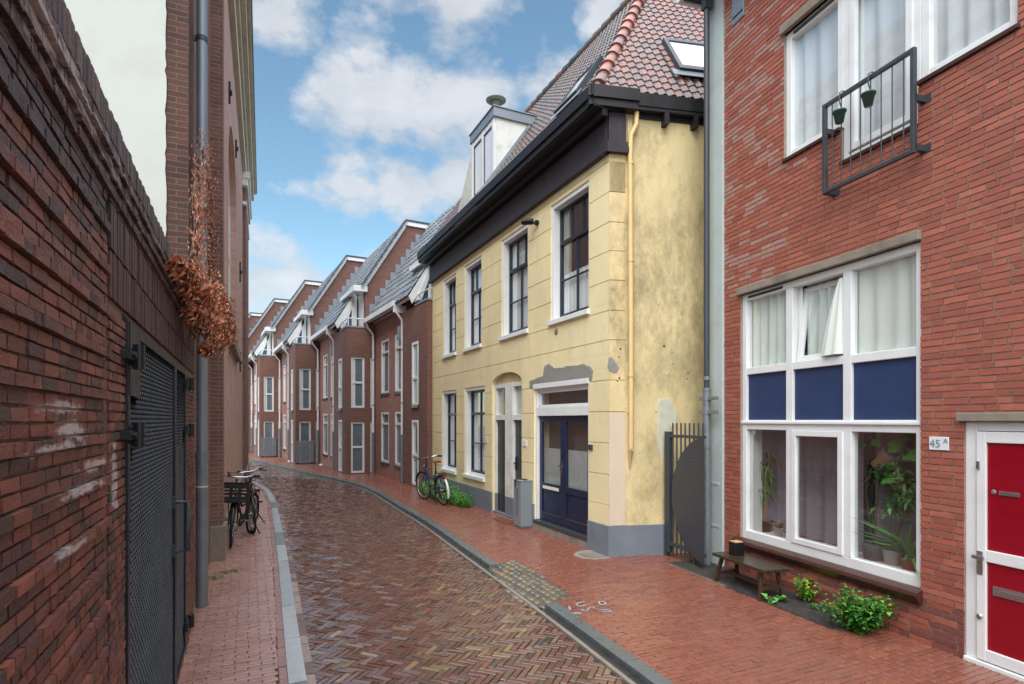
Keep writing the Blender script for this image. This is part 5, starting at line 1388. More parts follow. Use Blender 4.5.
# soldier courses over the gate
x = pier
while x < WL:
    for (a, b) in ((gzt + .01, gzt + .175), (gzt + .185, gzt + .345)):
        if x < gx0 - .02 and a < gzt + .1: pass
        c = jit(rr_.choice([S(78,46,42), S(66,42,42), S(88,52,46), S(58,42,44)]), .15, rr_); y = -.011 - rr_.uniform(0, .005)
        mb.box(x, x+.036, y, .004, a, b, c)
    x += .043
bricks(mb, pier, WL, gzt + .355, 2.72, [], .115, HR_, .0075, bcL, .010, 0, .003, 0, None, rr_, .3)
bricks(mb, -.2, WL, 2.70, 2.83, [], .115, .0425, .0075, bcL, .022, 0, .003, 0, lambda r_: .012*r_, rr_, .3)
wallbox(mb, -.2, WL, -.1, 2.90, holes, .001, .24, (1,1,1), 1)
gw2 = mb.build('wall', [M['bricks_old_wall'], M['mortar_dark']], gwl)
mb = MB(); x = -.2
while x < WL:
    c = jit(rr_.choice([S(96,74,72), S(84,70,70), S(112,86,80), S(72,62,64)]), .14, rr_); w_ = .041 + rr_.uniform(-.002, .002); z = 2.948 + rr_.uniform(-.006, .005); y = -.035 - rr_.uniform(0, .006)
    mb.box(x, x+w_-.006, y, .26, 2.852, z, c); x += w_
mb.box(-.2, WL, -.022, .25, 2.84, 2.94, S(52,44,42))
mb.build('coping', M['bricks_old'], gwl, bevel=.004)
# gate of steel mesh in the wall
gt = empty('steel_mesh_gate', (*LF.w(gx0, 0), 0), LF.rz, 'dark steel mesh double gate set in the old brick wall', 'gate')
W1 = LF.s(172.5) - gx0; W2 = gx1 - gx0
def gleaf(x0, x1, lab=None):
    mb = MB(); f = .05; z0, z1 = .04, gzt - .02
    mb.box(x0, x0+f, -.02, .03, z0, z1); mb.box(x1-f, x1, -.02, .03, z0, z1); mb.box(x0+f, x1-f, -.02, .03, z1-f, z1); mb.box(x0+f, x1-f, -.02, .03, z0, z0+f)
    o = mb.build('gate_leaf', M['gate_steel'], gt, bevel=.003)
    # expanded metal diamonds
    mb = MB(); dx, dz = .05, .022; a, b = x0+f, x1-f; ni = int((b-a)/dx); nj = int((z1-z0-2*f)/dz)
    for j in range(nj):
        for i in range(ni):
            cx_ = a + (i+.5+(.5 if j % 2 else 0))*dx; cz_ = z0+f+(j+.5)*dz
            if cx_ + dx/2 > b: continue
            for (p, q) in (((cx_-dx/2, cz_), (cx_, cz_+dz)), ((cx_, cz_+dz), (cx_+dx/2, cz_))):
                t = .0020
                mb.face([(p[0], -.010, p[1]-t), (q[0], -.010, q[1]-t), (q[0], -.002, q[1]+t), (p[0], -.002, p[1]+t)])
    m_ = mb.build('mesh', M['gate_steel'], o)
    mb = MB(); P = []; n = 260
    for k in range(n + 1):
        z = z0+f+(z1-z0-2*f)*k/n; y = .034 + .024*math.sin(z/.105*2*math.pi); P += [(a, y, z), (b, y, z)]
    mb.poly(P, [(2*k, 2*k+1, 2*k+3, 2*k+2) for k in range(n)], smooth=True)
    mb.build('backing_sheet', M['gate_back'], o)
    return o
g1 = gleaf(.01, W1); g2 = gleaf(W1+.012, W2-.01)
mb = MB(); z1 = gzt-.03; mb.box(.02, .27, -.025, -.018, z1-.30, z1); mb.build('corner_plate', M['gate_steel'], g1)
def hinge(x, z, side, par=None):
    mb = MB(); d = side
    mb.cyl((x, -.055, z-.05), (x, -.055, z+.05), .022, n=12); mb.box(x-.0, x+d*.16, -.045, -.02, z-.035, z+.035); mb.box(x-d*.12, x, -.045, .0, z-.018, z+.018); mb.cyl((x-d*.09, -.06, z), (x-d*.09, -.03, z), .014, n=8)
    mb.build('hinge', M['gate_steel'], par or gt, bevel=.002)
for py in (356, 435): hinge(.02, LF.z(122, py), 1)
hinge(.02, .42, 1)
for py in (385, 430, 617): hinge(W2-.0, LF.z(185, py), -1)
# pull handle
hz0, hz1 = LF.z(174, 546), LF.z(174, 499)
mb = MB(); hx = W1 - .10
mb.tube([(hx, -.01, hz1), (hx, -.10, hz1), (hx, -.10, hz0), (hx, -.01, hz0)], .017, 8)
mb.box(hx-.02, hx+.02, -.03, -.005, hz1-.04, hz1+.04); mb.box(hx-.02, hx+.02, -.03, -.005, hz0-.04, hz0+.04)
mb.build('pull_handle', M['steel_dark'], g1)
mb = MB(); mb.box(W1-.055, W1-.012, -.032, -.021, .55, 1.72); mb.build('rusty_strip', pbr('rusty grey strip', S(96,84,80), .6, .2, 8, .3, 60, dirt=S(110,62,44), dirtamt=.5), g1)

# ------------------------------------------------------------------ the tall building on the left
ch = empty('tall_brick_building', (CF.o.x, CF.o.y, 0), CF.rz, 'tall brick building on the left with cream gable, cornice and arched window', 'building')
CL = 15.6; CZ = 9.85; P1 = 2.46
mb = MB(); mb.box(.0, P1, .10, .4, -.1, CZ); mb.build('wall', M['brick_brown'], ch)
mb = MB()
wz0, wz1, wzs = 3.36, 7.55, 6.4; wx0, wx1 = CF.s(228.5), CF.s(236.3)
wallbox(mb, P1, CL, -.1, CZ, [(wx0, wx1, wz0, wz1)], .0, .4)
n = 14; cxm = (wx0+wx1)/2; hw = (wx1-wx0)/2
for i in range(n):
    a = math.pi*(1-i/n); b = math.pi*(1-(i+1)/n)
    p = (cxm+hw*math.cos(a), wzs+(wz1-wzs-.003)*math.sin(a)); q = (cxm+hw*math.cos(b), wzs+(wz1-wzs-.003)*math.sin(b))
    mb.prism([(p[0], 0, p[1]), (q[0], 0, q[1]), (q[0], 0, wz1+.001), (p[0], 0, wz1+.001)], (0, .39, 0))
mb.build('main_wall', M['brick_side'], ch)
mb = MB(); mb.box(P1-.002, P1+.30, -.05, .11, .46, CZ-.6); mb.build('pilaster', M['brick_brown'], ch); mb = MB(); mb.box(CF.s(242.5), CL, -.09, 0, .3, CZ-.9)
mb.build('pilaster', M['brick_brown'], ch)
mb = MB(); mb.box(P1-.05, P1+.36, -.09, .11, -.1, .47); mb.box(P1+.36, CF.s(242.5), -.045, .0, -.1, .40); mb.box(CF.s(242.3), CL+.02, -.13, 0, -.1, .42); mb.build('stone_base', M['stone'], ch, bevel=.01)
mb = MB()
for i in range(n):
    a = math.pi*(1-i/n); b = math.pi*(1-(i+1)/n)
    f = lambda an, k: (cxm+(hw-k)*math.cos(an), wzs+(wz1-wzs-k)*math.sin(an))
    p, q, r_, s_ = f(a, 0), f(b, 0), f(b, .12), f(a, .12)
    mb.prism([(p[0], .12, p[1]), (q[0], .12, q[1]), (r_[0], .12, r_[1]), (s_[0], .12, s_[1])], (0, .12, 0))
mb.box(wx0, wx0+.12, .12, .24, wz0, wzs); mb.box(wx1-.12, wx1, .12, .24, wz0, wzs); mb.box(cxm-.05, cxm+.05, .13, .23, wz0, wz1-.1); mb.box(wx0, wx1, .125, .235, wz0, wz0+.1); mb.box(wx0, wx1, .13, .23, 5.4, 5.5)
aw = mb.build('arched_window', M['white_old'], ch)
mb = MB(); mb.box(wx0, wx1, .17, .18, wz0, wz1); mb.build('pane', M['glass_dark'], aw); mb = MB(); mb.box(wx0, wx1, .395, .40, wz0, wz1); mb.build('interior', M['room_dark'], aw)
mb = MB(); mb.box(wx0-.15, wx1+.12, -.10, .12, wz0-.16, wz0); mb.build('sill', M['stone'], aw)
# cornice (from the pilaster on) with returns at the far end
mb = MB(); xe = CL + .12
for (y0, z0, z1) in ((-.10, CZ-.75, CZ-.45), (-.16, CZ-.45, CZ-.25), (-.26, CZ-.25, CZ), (-.33, CZ, CZ+.16)): mb.box(.0, xe + (-.09-y0)*.6, y0, .4, z0, z1)
mb.build('cornice', pbr('cream painted cornice', S(196,190,170), .6, .08, 3, .1, 30, dirt=S(120,118,110), dirtamt=.5), ch, bevel=.01)
mb = MB(); mb.box(0, xe+.2, -.36, -.32, CZ+.05, CZ+.2); mb.build('gutter', M['zinc'], ch)
mb = MB(); xq = CF.s(242.3); mb.box(xq-.03, CL+.05, -.15, 0, CZ-1.15, CZ-.95); mb.box(xq-.06, CL+.08, -.2, 0, CZ-.95, CZ-.75); mb.box(xq, CL+.02, -.12, 0, CZ-1.7, CZ-1.6); mb.build('capital', M['white_old'], ch, bevel=.01)
# gable wall facing the viewer: brick edge and cream render
mb = MB(); ww = .185
mb.box(.0, .35, .10, 9.0, -.1, CZ+.05); mb.build('gable_wall', M['brick_brown'], ch)
mb = MB(); rr_ = random.Random(8); z = 0; K = []
while z < CZ:
    K.append((.10 + ww + rr_.uniform(-.008, .008), z)); z += rr_.choice([.055, .055, .11])
P = [(-.014, y, z) for y, z in K]
mb.poly([(-.014, y, z) for y, z in K] + [(-.014, 9.0, z) for y, z in K] + [(.0, y, z) for y, z in K], [(i, i+1, len(K)+i+1, len(K)+i) for i in range(len(K)-1)] + [(i+1, i, 2*len(K)+i, 2*len(K)+i+1) for i in range(len(K)-1)])
mb.build('render_coat', M['cream'], ch)
mb = MB(); mb.box(.0, CL, .4, 9, CZ, CZ+.1); mb.box(CL-.3, CL, .4, 9, -.1, CZ); mb.box(0, CL, 8.7, 9, -.1, CZ); mb.build('roof', M['steel_dark'], ch)
# iron wall ties
for (px, py0, py1) in ((228.5, 82, 103), (235.2, 140, 157), (239.5, 262, 282), (239.5, 352, 372)):
    x = CF.s(px); mb = MB(); za, zb_ = CF.z(px, py1), CF.z(px, py0); mb.box(x-.03, x+.03, -.035, 0, za, zb_); mb.cyl((x, -.06, (za+zb_)/2), (x, 0, (za+zb_)/2), .05, n=8); mb.build('wall_tie', M['black_plastic'], ch)
# drainpipe
px_x = CF.s(202, .02); mb = MB(); mb.tube([(px_x, .02, CZ-.8), (px_x, .02, 1.5)], .05, 16); dpo = mb.build('drainpipe', M['zinc'], ch)
mb = MB(); mb.tube([(px_x, .02, 1.55), (px_x, .02, .0)], .057, 16); mb.cyl((px_x, .02, .62), (px_x, .02, .66), .062, n=16); mb.cyl((px_x, .02, 1.50), (px_x, .02, 1.57), .062, n=16); mb.build('lower_pipe', M['galv'], dpo)
for z in (5.75, 4.0): mb = MB(); mb.cyl((px_x, .02, z), (px_x, .02, z+.05), .056, n=16); mb.box(px_x-.01, px_x+.01, .02, .12, z, z+.05); mb.build('pipe_clamp', M['steel_dark'], dpo)
mb = MB(); z = CF.z(202, 487, .02); mb.cyl((px_x, .02, z), (px_x, .02, z+.012), .0585, n=16); mb.build('pale_band', M['white_old'], dpo)
mb = MB(); mb.box(px_x+.01, px_x+.04, -.042, -.02, z-.01, z+.02); mb.build('red_tag', M['redlight'], dpo)

# ------------------------------------------------------------------ plants
def leaf(mb, p, d, up, L, W, col, fold=.25, curl=.2):
    """one pointed leaf of four faces, stem end at p, along d"""
    d = Vector(d).normalized(); s_ = d.cross(Vector(up));
    if s_.length < .05: s_ = d.cross(Vector((1, .3, .2)))
    s_.normalize(); n = s_.cross(d).normalized(); p = Vector(p)
    m1 = p + d*L*.45 - n*L*curl*.15; t = p + d*L - n*L*curl
    a = p + d*L*.40 + s_*W*.5 + n*W*fold; b = p + d*L*.40 - s_*W*.5 + n*W*fold
    mb.poly([p, a, t, b, m1], [(0, 4, 1), (1, 4, 2), (2, 4, 3), (3, 4, 0)], col, 0, True)

def foliage(mb, pts, n, size, cols, r, jitp=.03, updir=(0,0,1), hang=0.0, W=.7):
    for _ in range(n):
        c = r.choice(pts); p = Vector(c) + Vector((r.gauss(0, jitp), r.gauss(0, jitp), r.gauss(0, jitp)))
        a = r.uniform(0, 6.28); d = Vector((math.cos(a), math.sin(a), r.uniform(-.3, .6) - hang))
        L = size*r.uniform(.6, 1.3); leaf(mb, p, d, updir, L, L*W, jit(r.choice(cols), .15, r))

def bush(name, lab, cat, loc, rad, hgt, n, size, cols, seed, flowers=None, stems=9, par=None):
    r = random.Random(seed); t = empty(name, (loc[0], loc[1], 0), 0, lab, cat)
    tips = []; sm_ = MB()
    for k in range(stems):
        a = 6.28*k/stems + r.uniform(-.3, .3); rr = rad*r.uniform(.3, 1); h = hgt*r.uniform(.55, 1)*(1-.35*rr/rad)
        P = [(0,0,0), (rr*.4*math.cos(a), rr*.4*math.sin(a), h*.6), (rr*math.cos(a), rr*math.sin(a), h)]
        sm_.tube(P, [.006, .004, .002], 5, S(80,110,50))
        for q in range(1, 8):
            f = q/7; x = [P[0][i]*(1-f)**2 + 2*P[1][i]*f*(1-f) + P[2][i]*f*f for i in range(3)]
            if f > .25: tips.append(tuple(x))
    sm_.build('stem', M['leaf'], t)
    mb = MB(); foliage(mb, tips, n, size, cols, r, rad*.14); mb.build('foliage', M['leaf'], t)
    if flowers:
        mb = MB()
        for _ in range(flowers[0]):
            p = r.choice(tips); q = (p[0]+r.gauss(0, .03), p[1]+r.gauss(0, .03), p[2]+.05)
            for k in range(5): a = k*1.256; leaf(mb, q, (math.cos(a), math.sin(a), .3), (0,0,1), .018, .014, flowers[1])
        mb.build('flower', M['leaf'], t)
    return t
GR = [S(66,124,44), S(84,146,48), S(52,104,42), S(104,160,56), S(44,88,38)]
YG = [S(130,180,50), S(160,196,60), S(92,150,48), S(70,120,44)]
b1 = gnd(858, 632)
bush('leafy_plant', 'large bushy green plant with yellow flowers at the foot of the brick wall', 'plant', b1, .26, .42, 1700, .048, GR, 1, (12, S(226,200,40)), 16)
b2 = gnd(805, 603)
bush('young_plant', 'small upright yellow green plant in the soil strip between bench and large bush', 'plant', b2, .14, .34, 200, .045, YG, 2, None, 6)
b3 = gnd(775, 603)
bush('low_plant', 'low round leaved seedling beside the bench leg', 'plant', b3, .12, .10, 16, .08, [S(88,160,72), S(110,176,84)], 3, None, 5)
b4 = gnd(815, 611)
bush('low_plant', 'tiny pale seedling in front of the yellow green plant', 'plant', b4, .05, .10, 10, .04, YG, 4, None, 3)
# fluffy weeds along the yellow house
wd = empty('weed_clump', (*YF.w(YF.s(458), -.12), 0), YF.rz, 'bright green feathery weeds along the plinth behind the parked bicycle', 'weeds')
r = random.Random(6); mb = MB(); pts = []
xa, xb_ = YF.s(430) - YF.s(458), YF.s(478) - YF.s(458)
for _ in range(1700):
    x = r.uniform(xa, xb_); k = .5 + .5*math.sin((x-xa)/(xb_-xa)*3.14); y = -r.uniform(.0, .42)*k; h = r.uniform(.08, .44)*k*(1 - .4*abs(y)/.5)
    base = Vector((x, y, 0)); 
    for q in range(3):
        z = h*(.4+.3*q); a = r.uniform(0, 6.28); leaf(mb, (x + r.gauss(0, .015), y + r.gauss(0, .015), z), (math.cos(a), math.sin(a), .7), (0,0,1), .055, .022, jit(r.choice([S(96,170,50), S(76,146,44), S(116,186,60), S(60,120,40)]), .12, r))
mb.build('foliage', M['leaf'], wd)
# moss tufts at the foot of walls
for (px, py, lab) in ((214, 578, 'moss and weeds at the foot of the left drainpipe'), (230, 572, 'small weed by the stone base of the tall left building')):
    p = gnd(px, py); t = empty('weed_tuft', (p[0], p[1], 0), 0, lab, 'weeds'); mb = MB()
    for _ in range(40): a = r.uniform(0, 6.28); leaf(mb, (r.gauss(0, .05), r.gauss(0, .05), .005), (math.cos(a), math.sin(a), .8), (0,0,1), .04, .02, jit(S(112,130,50), .2, r))
    mb.build('foliage', M['leaf'], t)

# autumn creeper hanging over the wall end and up the drainpipe
cr = empty('creeper', (*CF.w(.7, -.05), 0), CF.rz, 'rust brown autumn creeper hanging over the wall end round the drainpipe', 'climbing plant')
r = random.Random(21); mb = MB(); OC = [S(190,124,88), S(164,98,70), S(206,142,104), S(140,84,64), S(220,172,140), S(172,92,62)]
st_ = MB()
def cpt(px, py, off): return Vector((CF.s(px, off) - .7, off + .05, CF.z(px, py, off)))
cl = []
for (px, py, rad) in ((196,283,.10),(206,290,.16),(214,300,.17),(205,310,.18),(218,318,.17),(210,330,.16),(200,322,.12),(224,336,.10),(192,275,.07),(198,300,.14),(228,322,.07),(214,342,.09),(176,262,.035),(181,267,.045),(186,272,.06),(190,268,.05),(232,332,.05),(222,300,.08),(188,290,.07),(194,312,.06),(206,348,.05)):
    cl.append((cpt(px, py, -.10 if px < 205 else -.16), rad))
for _ in range(2300):
    c, rad = r.choice(cl); v = Vector((r.gauss(0,1), r.gauss(0,.8), r.gauss(0,1))); v = v.normalized()*rad*(r.random()**.55)*1.02
    p = c + v; a = r.uniform(0, 6.28); leaf(mb, p, (math.cos(a)*.8, math.sin(a)*.6-.3, -r.uniform(.2, 1.2)), (0, -1, .4), r.uniform(.035, .065), r.uniform(.025, .045), jit(r.choice(OC), .15, r), .2, .4)
strands = []
for k in range(9):
    px = 192 + k*2.4; P = []; py = 300
    while py > (128 + abs(k-4)*14):
        P.append(cpt(px + r.gauss(0, 1.2), py, .0 if px < 208 else -.035)); py -= 11
    strands.append(P)
for k in range(12):
    px = r.uniform(206, 232); py = r.uniform(325, 350); P = [cpt(px, py-30, -.12)]
    for q in range(3): P.append(cpt(px + q*1.6 + r.gauss(0, .8), py - 20 + q*10, -.16 - .01*q))
    strands.append(P)
for P in strands:
    st_.tube(P, .004, 5, S(92,62,44))
    for p in P:
        n_ = 17 if r.random() < .7 else 7
        for _ in range(n_):
            a = r.uniform(0, 6.28); leaf(mb, p + Vector((r.gauss(0,.04), r.gauss(0,.03)-.02, r.gauss(0,.06))), (math.cos(a)*.7, -.3, -r.uniform(.1, 1)), (0,-1,.4), r.uniform(.025, .05), r.uniform(.02, .035), jit(r.choice(OC), .15, r), .2, .4)
mb.build('foliage', M['leaf'], cr); st_.build('stem', M['leaf'], cr)

# ------------------------------------------------------------------ street objects on the right
# grey cabinet by the door
cA, cB, cC = Vector(gnd(520.8, 529)), Vector(gnd(532.6, 527.6)), Vector(gnd(511, 526))
t = empty('storage_cabinet', (cA.x, cA.y, 0), YF.rz, 'tall narrow grey metal cabinet beside the navy double door', 'cabinet')
w_ = .26; L_ = .30
mb = MB(); H_ = .84
mb.box(-L_, 0, 0, w_, .03, H_-.02); mb.box(-L_+.02, -.02, .02, w_-.02, .0, .03)
o = mb.build('body', M['bin_grey'], t, bevel=.006)
mb = MB(); mb.box(-L_-.008, .008, -.008, w_+.008, H_-.02, H_); mb.build('lid', M['bin_grey'], t, bevel=.004)
mb = MB(); mb.box(-L_*.62, -L_*.34, -.004, .002, .22, .70); mb.build('recess', pbr('darker grey recess', S(104,112,116), .5, .05), t)
mb = MB(); mb.box(-L_+.09, -L_+.12, -.012, w_+.0, H_+.0005, H_+.008); mb.box(-L_+.09, -L_+.12, -.014, -.009, H_-.12, H_+.004); mb.box(-L_+.07, -.02, .10, .13, H_+.001, H_+.012); mb.build('strap', M['black_plastic'], t)
# door mat
p = gnd(505, 521); t = empty('door_mat', (p[0], p[1], 0), YF.rz, 'rust brown door mat in front of the narrow doors', 'mat'); mb = MB(); mb.box(-.35, .35, -.12, .12, .0, .014); mb.build('mat', pbr('coir mat', S(112,66,46), .9, .2, 20, .8, 90), t, bevel=.004)

# bench against the brick house
bx = RF.loc(*gnd(714.5, 582)); bx2 = RF.loc(*gnd(761.8, 601))
X0, X1 = bx[0], bx2[0]; yf = (bx[1]+bx2[1])/2 - .0; SH_ = .335; D_ = .30
t = empty('wooden_bench', (*RF.w((X0+X1)/2, yf + D_/2), 0), RF.rz, 'low weathered wooden bench under the big window', 'bench')
hl = (X1-X0)/2
mb = MB(); mb.box(-hl-.055, hl+.055, -D_/2-.01, D_/2+.02, SH_-.035, SH_); mb.build('seat', M['timber_top'], t, bevel=.006)
for sx in (-1, 1):
    for sy in (-1, 1):
        mb = MB(); mb.bar((sx*hl, sy*(D_/2-.0)+(.0 if sy<0 else -.0), -.0), (sx*(hl-.055), sy*(D_/2-.05), SH_-.03), .042, .032, up=(1,0,0)); mb.build('leg', M['timber'], t, bevel=.003)
mb = MB(); mb.box(-hl+.0, hl-.0, -.02, .02, .10, .135); mb.build('stretcher', M['timber'], t, bevel=.003)
for sx in (-1, 1): mb = MB(); mb.box(sx*(hl-.03)-.015, sx*(hl-.03)+.015, -D_/2+.03, D_/2-.03, .10, .14); mb.build('cross_rail', M['timber'], t, bevel=.002)
mb = MB(); mb.box(-hl+.04, hl-.04, -.012, .012, SH_-.075, SH_-.036); mb.build('apron', M['timber'], t)
# black box with a wooden lid on the bench
q = RF.loc(*gnd(727, 582)); wb = RF.w((X0+X1)/2 - hl + .14, yf + D_/2 + .03)
t = empty('lidded_box', (wb[0], wb[1], SH_), RF.rz, 'small black box with pale wooden lid on the left end of the bench', 'box')
mb = MB(); mb.prism([(-.06,-.06,0),(.06,-.06,0),(.06,.06,0),(-.06,.06,0)], (0,0,.15)); mb.build('box_body', M['black_plastic'], t, bevel=.005)
mb = MB(); mb.box(-.05, .05, -.055, .05, .151, .163); mb.build('lid', M['timber_light'], t, bevel=.003)

# steel gate between the houses
ga, gb = Vector((2.17, 8.02)), Vector((2.44, 7.20)); GF = Fr(ga, gb - ga); GL = (gb-ga).length
t = empty('steel_bar_gate', (ga.x, ga.y, 0), GF.rz, 'dark steel bar gate with perforated disc between the yellow and brick houses', 'gate')
mb = MB(); mb.box(-.0, .055, -.03, .03, .0, 1.74); mb.build('gate_post', M['steel_dark'], t, bevel=.003)
mb = MB(); mb.box(.062, .11, -.03, .03, .06, 1.74); mb.box(.11, GL, -.02, .02, 1.66, 1.70); mb.box(.11, GL, -.025, .025, .16, .21); mb.build('gate_frame', M['steel_dark'], t, bevel=.003)
nb = 8
for i in range(nb): x = .16 + (GL-.2)*i/(nb-1); mb = MB(); mb.cyl((x, 0, .04), (x, 0, 1.86), .011, n=8); mb.build('bar', M['steel_dark'], t)
mb = MB(); R_ = .82; cxx, czz = GL+.14, .88; n = 40
pts = [(cxx, czz-R_)] + [(cxx + R_*math.cos(a), czz + R_*math.sin(a)) for a in [math.pi*1.5 - math.pi*i/n for i in range(1, n)]] + [(cxx, czz+R_)]
pts = [(min(x, GL+.0), z) for x, z in pts]
mb.prism([(x, -.034, z) for x, z in pts], (0, .012, 0))
dc = mb.build('disc', M['disc'], t)
mb = MB()
for i in range(16):
    for j in range(34):
        x = GL - .03 - i*.05 - (.025 if j % 2 else 0); z = czz + (j-16.5)*.047
        if (x-cxx)**2 + (z-czz)**2 < (R_-.03)**2: mb.cyl((x, -.034, z), (x, -.038, z), .007, .004, n=6)
so = mb.build('stud', M['steel_dark'], dc); so['kind'] = 'stuff'

# plants inside the window
def wpt(x, y): return RF.w(x, y)
def pot(loc, z, r_, h, mat, name='pot', par=None):
    mb = MB(); mb.lathe([(0,0),(r_*.8,0),(r_,h),(r_*1.06,h),(r_*1.06,h+.01),(r_*.92,h+.01),(r_*.9,h-.02),(0,h-.02)], n=18); return mb.build(name, M[mat], par)
SZ = lz0 + .06
def wplant(name, lab, px, potr, poth, mat, y=.34):
    x = RF.s(px, y); w = wpt(x, y); t = empty(name, (w[0], w[1], SZ), RF.rz, lab, 'potted plant'); pot(None, 0, potr, poth, mat, 'pot', t)
    return t
t = wplant('potted_dragon_tree', 'tall potted plant with bare yellow stems behind the left pane', 764, .10, .13, 'black_plastic')
r = random.Random(31); mb = MB(); lf = MB()
for k in range(7):
    x, y = r.uniform(-.05, .05), r.uniform(-.04, .04); h = r.uniform(.6, 1.12); P = [(x, y, .1), (x*1.5+r.uniform(-.03,.03), y, h*.5), (x*2+r.uniform(-.06,.06), y*1.5, h)]
    mb.tube(P, .010, 6, S(168,140,84))
    for q in range(26):
        a = r.uniform(0, 6.28); zz = h - r.random()*.5*h*(.3 if q < 14 else 1.0); leaf(lf, (P[2][0], P[2][1], zz), (math.cos(a), math.sin(a)*.7, r.uniform(-.6, .6)), (0,0,1), r.uniform(.14, .26), .026, jit(r.choice([S(92,128,56), S(70,104,48), S(128,150,70)]), .15, r), .1, .5)
mb.build('stem', M['leaf'], t); lf.build('foliage', M['leaf'], t)
t = wplant('potted_palm', 'small potted plant in a pale pot low behind the left pane', 779, .055, .10, 'pot_white', .27); mb = MB()
for q in range(26): a = r.uniform(0, 6.28); leaf(mb, (0,0,.09), (math.cos(a), math.sin(a), r.uniform(.2, 1.4)), (0,0,1), r.uniform(.08, .2), .03, jit(S(150,130,96), .15, r))
mb.build('foliage', M['leaf'], t)
t = wplant('potted_vine', 'potted plant with a bent brown stem in a grey pot behind the right pane', 874, .11, .14, 'pot_grey'); mb = MB()
mb.tube([(0,0,.12),(.02,0,.5),(.05,0,.8),(.12,0,.9),(.19,-.02,.86),(.20,0,.7)], [.012,.012,.010,.008,.006,.004], 8, S(96,78,60)); mb.tube([(-.03,.02,.12),(-.10,.02,.6),(-.08,0,.82),(.02,0,.9)], .004, 6, S(110,92,66)); mb.build('stem', M['leaf'], t)
t = wplant('potted_fern', 'leafy green potted plant in a white pot behind the right pane', 893, .09, .13, 'pot_white', .36); mb = MB()
r = random.Random(41)
mb.tube([(0,0,.1),(.03,0,.5),(.0,0,.95)], .009, 6, S(90,90,60)); mb.tube([(0,0,.1),(.09,0,.45),(.16,0,.7)], .008, 6, S(90,90,60)); mb.build('stem', M['leaf'], t); mb = MB()
for (cx_, cz_, n_) in ((.0,.92,70),(-.10,.84,50),(.12,.82,50),(.16,.62,60),(.05,.7,40),(-.04,.55,20)):
    for q in range(n_):
        a = r.uniform(0, 6.28); leaf(mb, (cx_+r.gauss(0,.05), r.gauss(0,.05), cz_+r.gauss(0,.04)), (math.cos(a), math.sin(a)*.6, r.uniform(-.9,.3)), (0,-.3,1), r.uniform(.06,.13), .04, jit(r.choice([S(70,128,60), S(56,104,50), S(96,150,76)]), .15, r))
mb.build('foliage', M['leaf'], t)
t = wplant('potted_lily', 'low strap leaved plant in a terracotta pot at the right edge of the window', 911, .08, .10, 'terracotta', .32); mb = MB()
for q in range(46): a = r.uniform(0, 6.28); leaf(mb, (0,0,.08), (math.cos(a), math.sin(a)*.7, r.uniform(.3, 1.8)), (0,-.2,1), r.uniform(.25,.62), .035, jit(r.choice([S(74,130,70), S(56,104,56), S(110,160,90)]), .12, r), .15, .45)
mb.build('foliage', M['leaf'], t)
# hanging basket plant at the top of the right pane
x = RF.s(884, .34); w = wpt(x, .34); hz = RF.z(884, 460, .34)
t = empty('hanging_basket', (w[0], w[1], hz), RF.rz, 'tilted wicker hanging basket with big round leaves behind the right pane', 'hanging plant')
mb = MB(); ax = Vector((.75, 0, .66)).normalized()
mb.tube([-ax*.10, ax*.10], [.062, .085], 16, caps=True); mb.build('basket', M['wicker'], t)
mb = MB(); mb.tube([ax*.10, ax*.125], [.09, .09], 16); mb.build('rim', M['pot_grey'], t)
mb = MB(); top = 2.2 - hz; mb.tube([ax*.1, (.08, 0, top)], .003, 5, S(120,110,90)); mb.build('cord', M['leaf'], t)
mb = MB()
for (cx_, cz_, L_) in ((-.10, .20, .13), (-.16, .15, .15), (.12, .20, .13), (.22, .16, .17), (.30, .12, .18), (.20, .24, .12), (.02, -.16, .16), (.34, .05, .12)):
    leaf(mb, (cx_, -.03, cz_), (r.uniform(-1, 1), -.4, r.uniform(-.5, .1)), (0,-1,.6), L_, L_*.95, jit(S(84,150,62), .15, r), .05, .3)
for q in range(50): zz = -r.random()*.5; leaf(mb, (.20+.05*math.sin(zz*9)+r.gauss(0,.03), r.gauss(0,.03), zz+.15), (r.uniform(-1,1), -.2, -1), (0,-1,.2), .06, .03, jit(S(100,140,76), .2, r))
mb.build('foliage', M['leaf'], t)

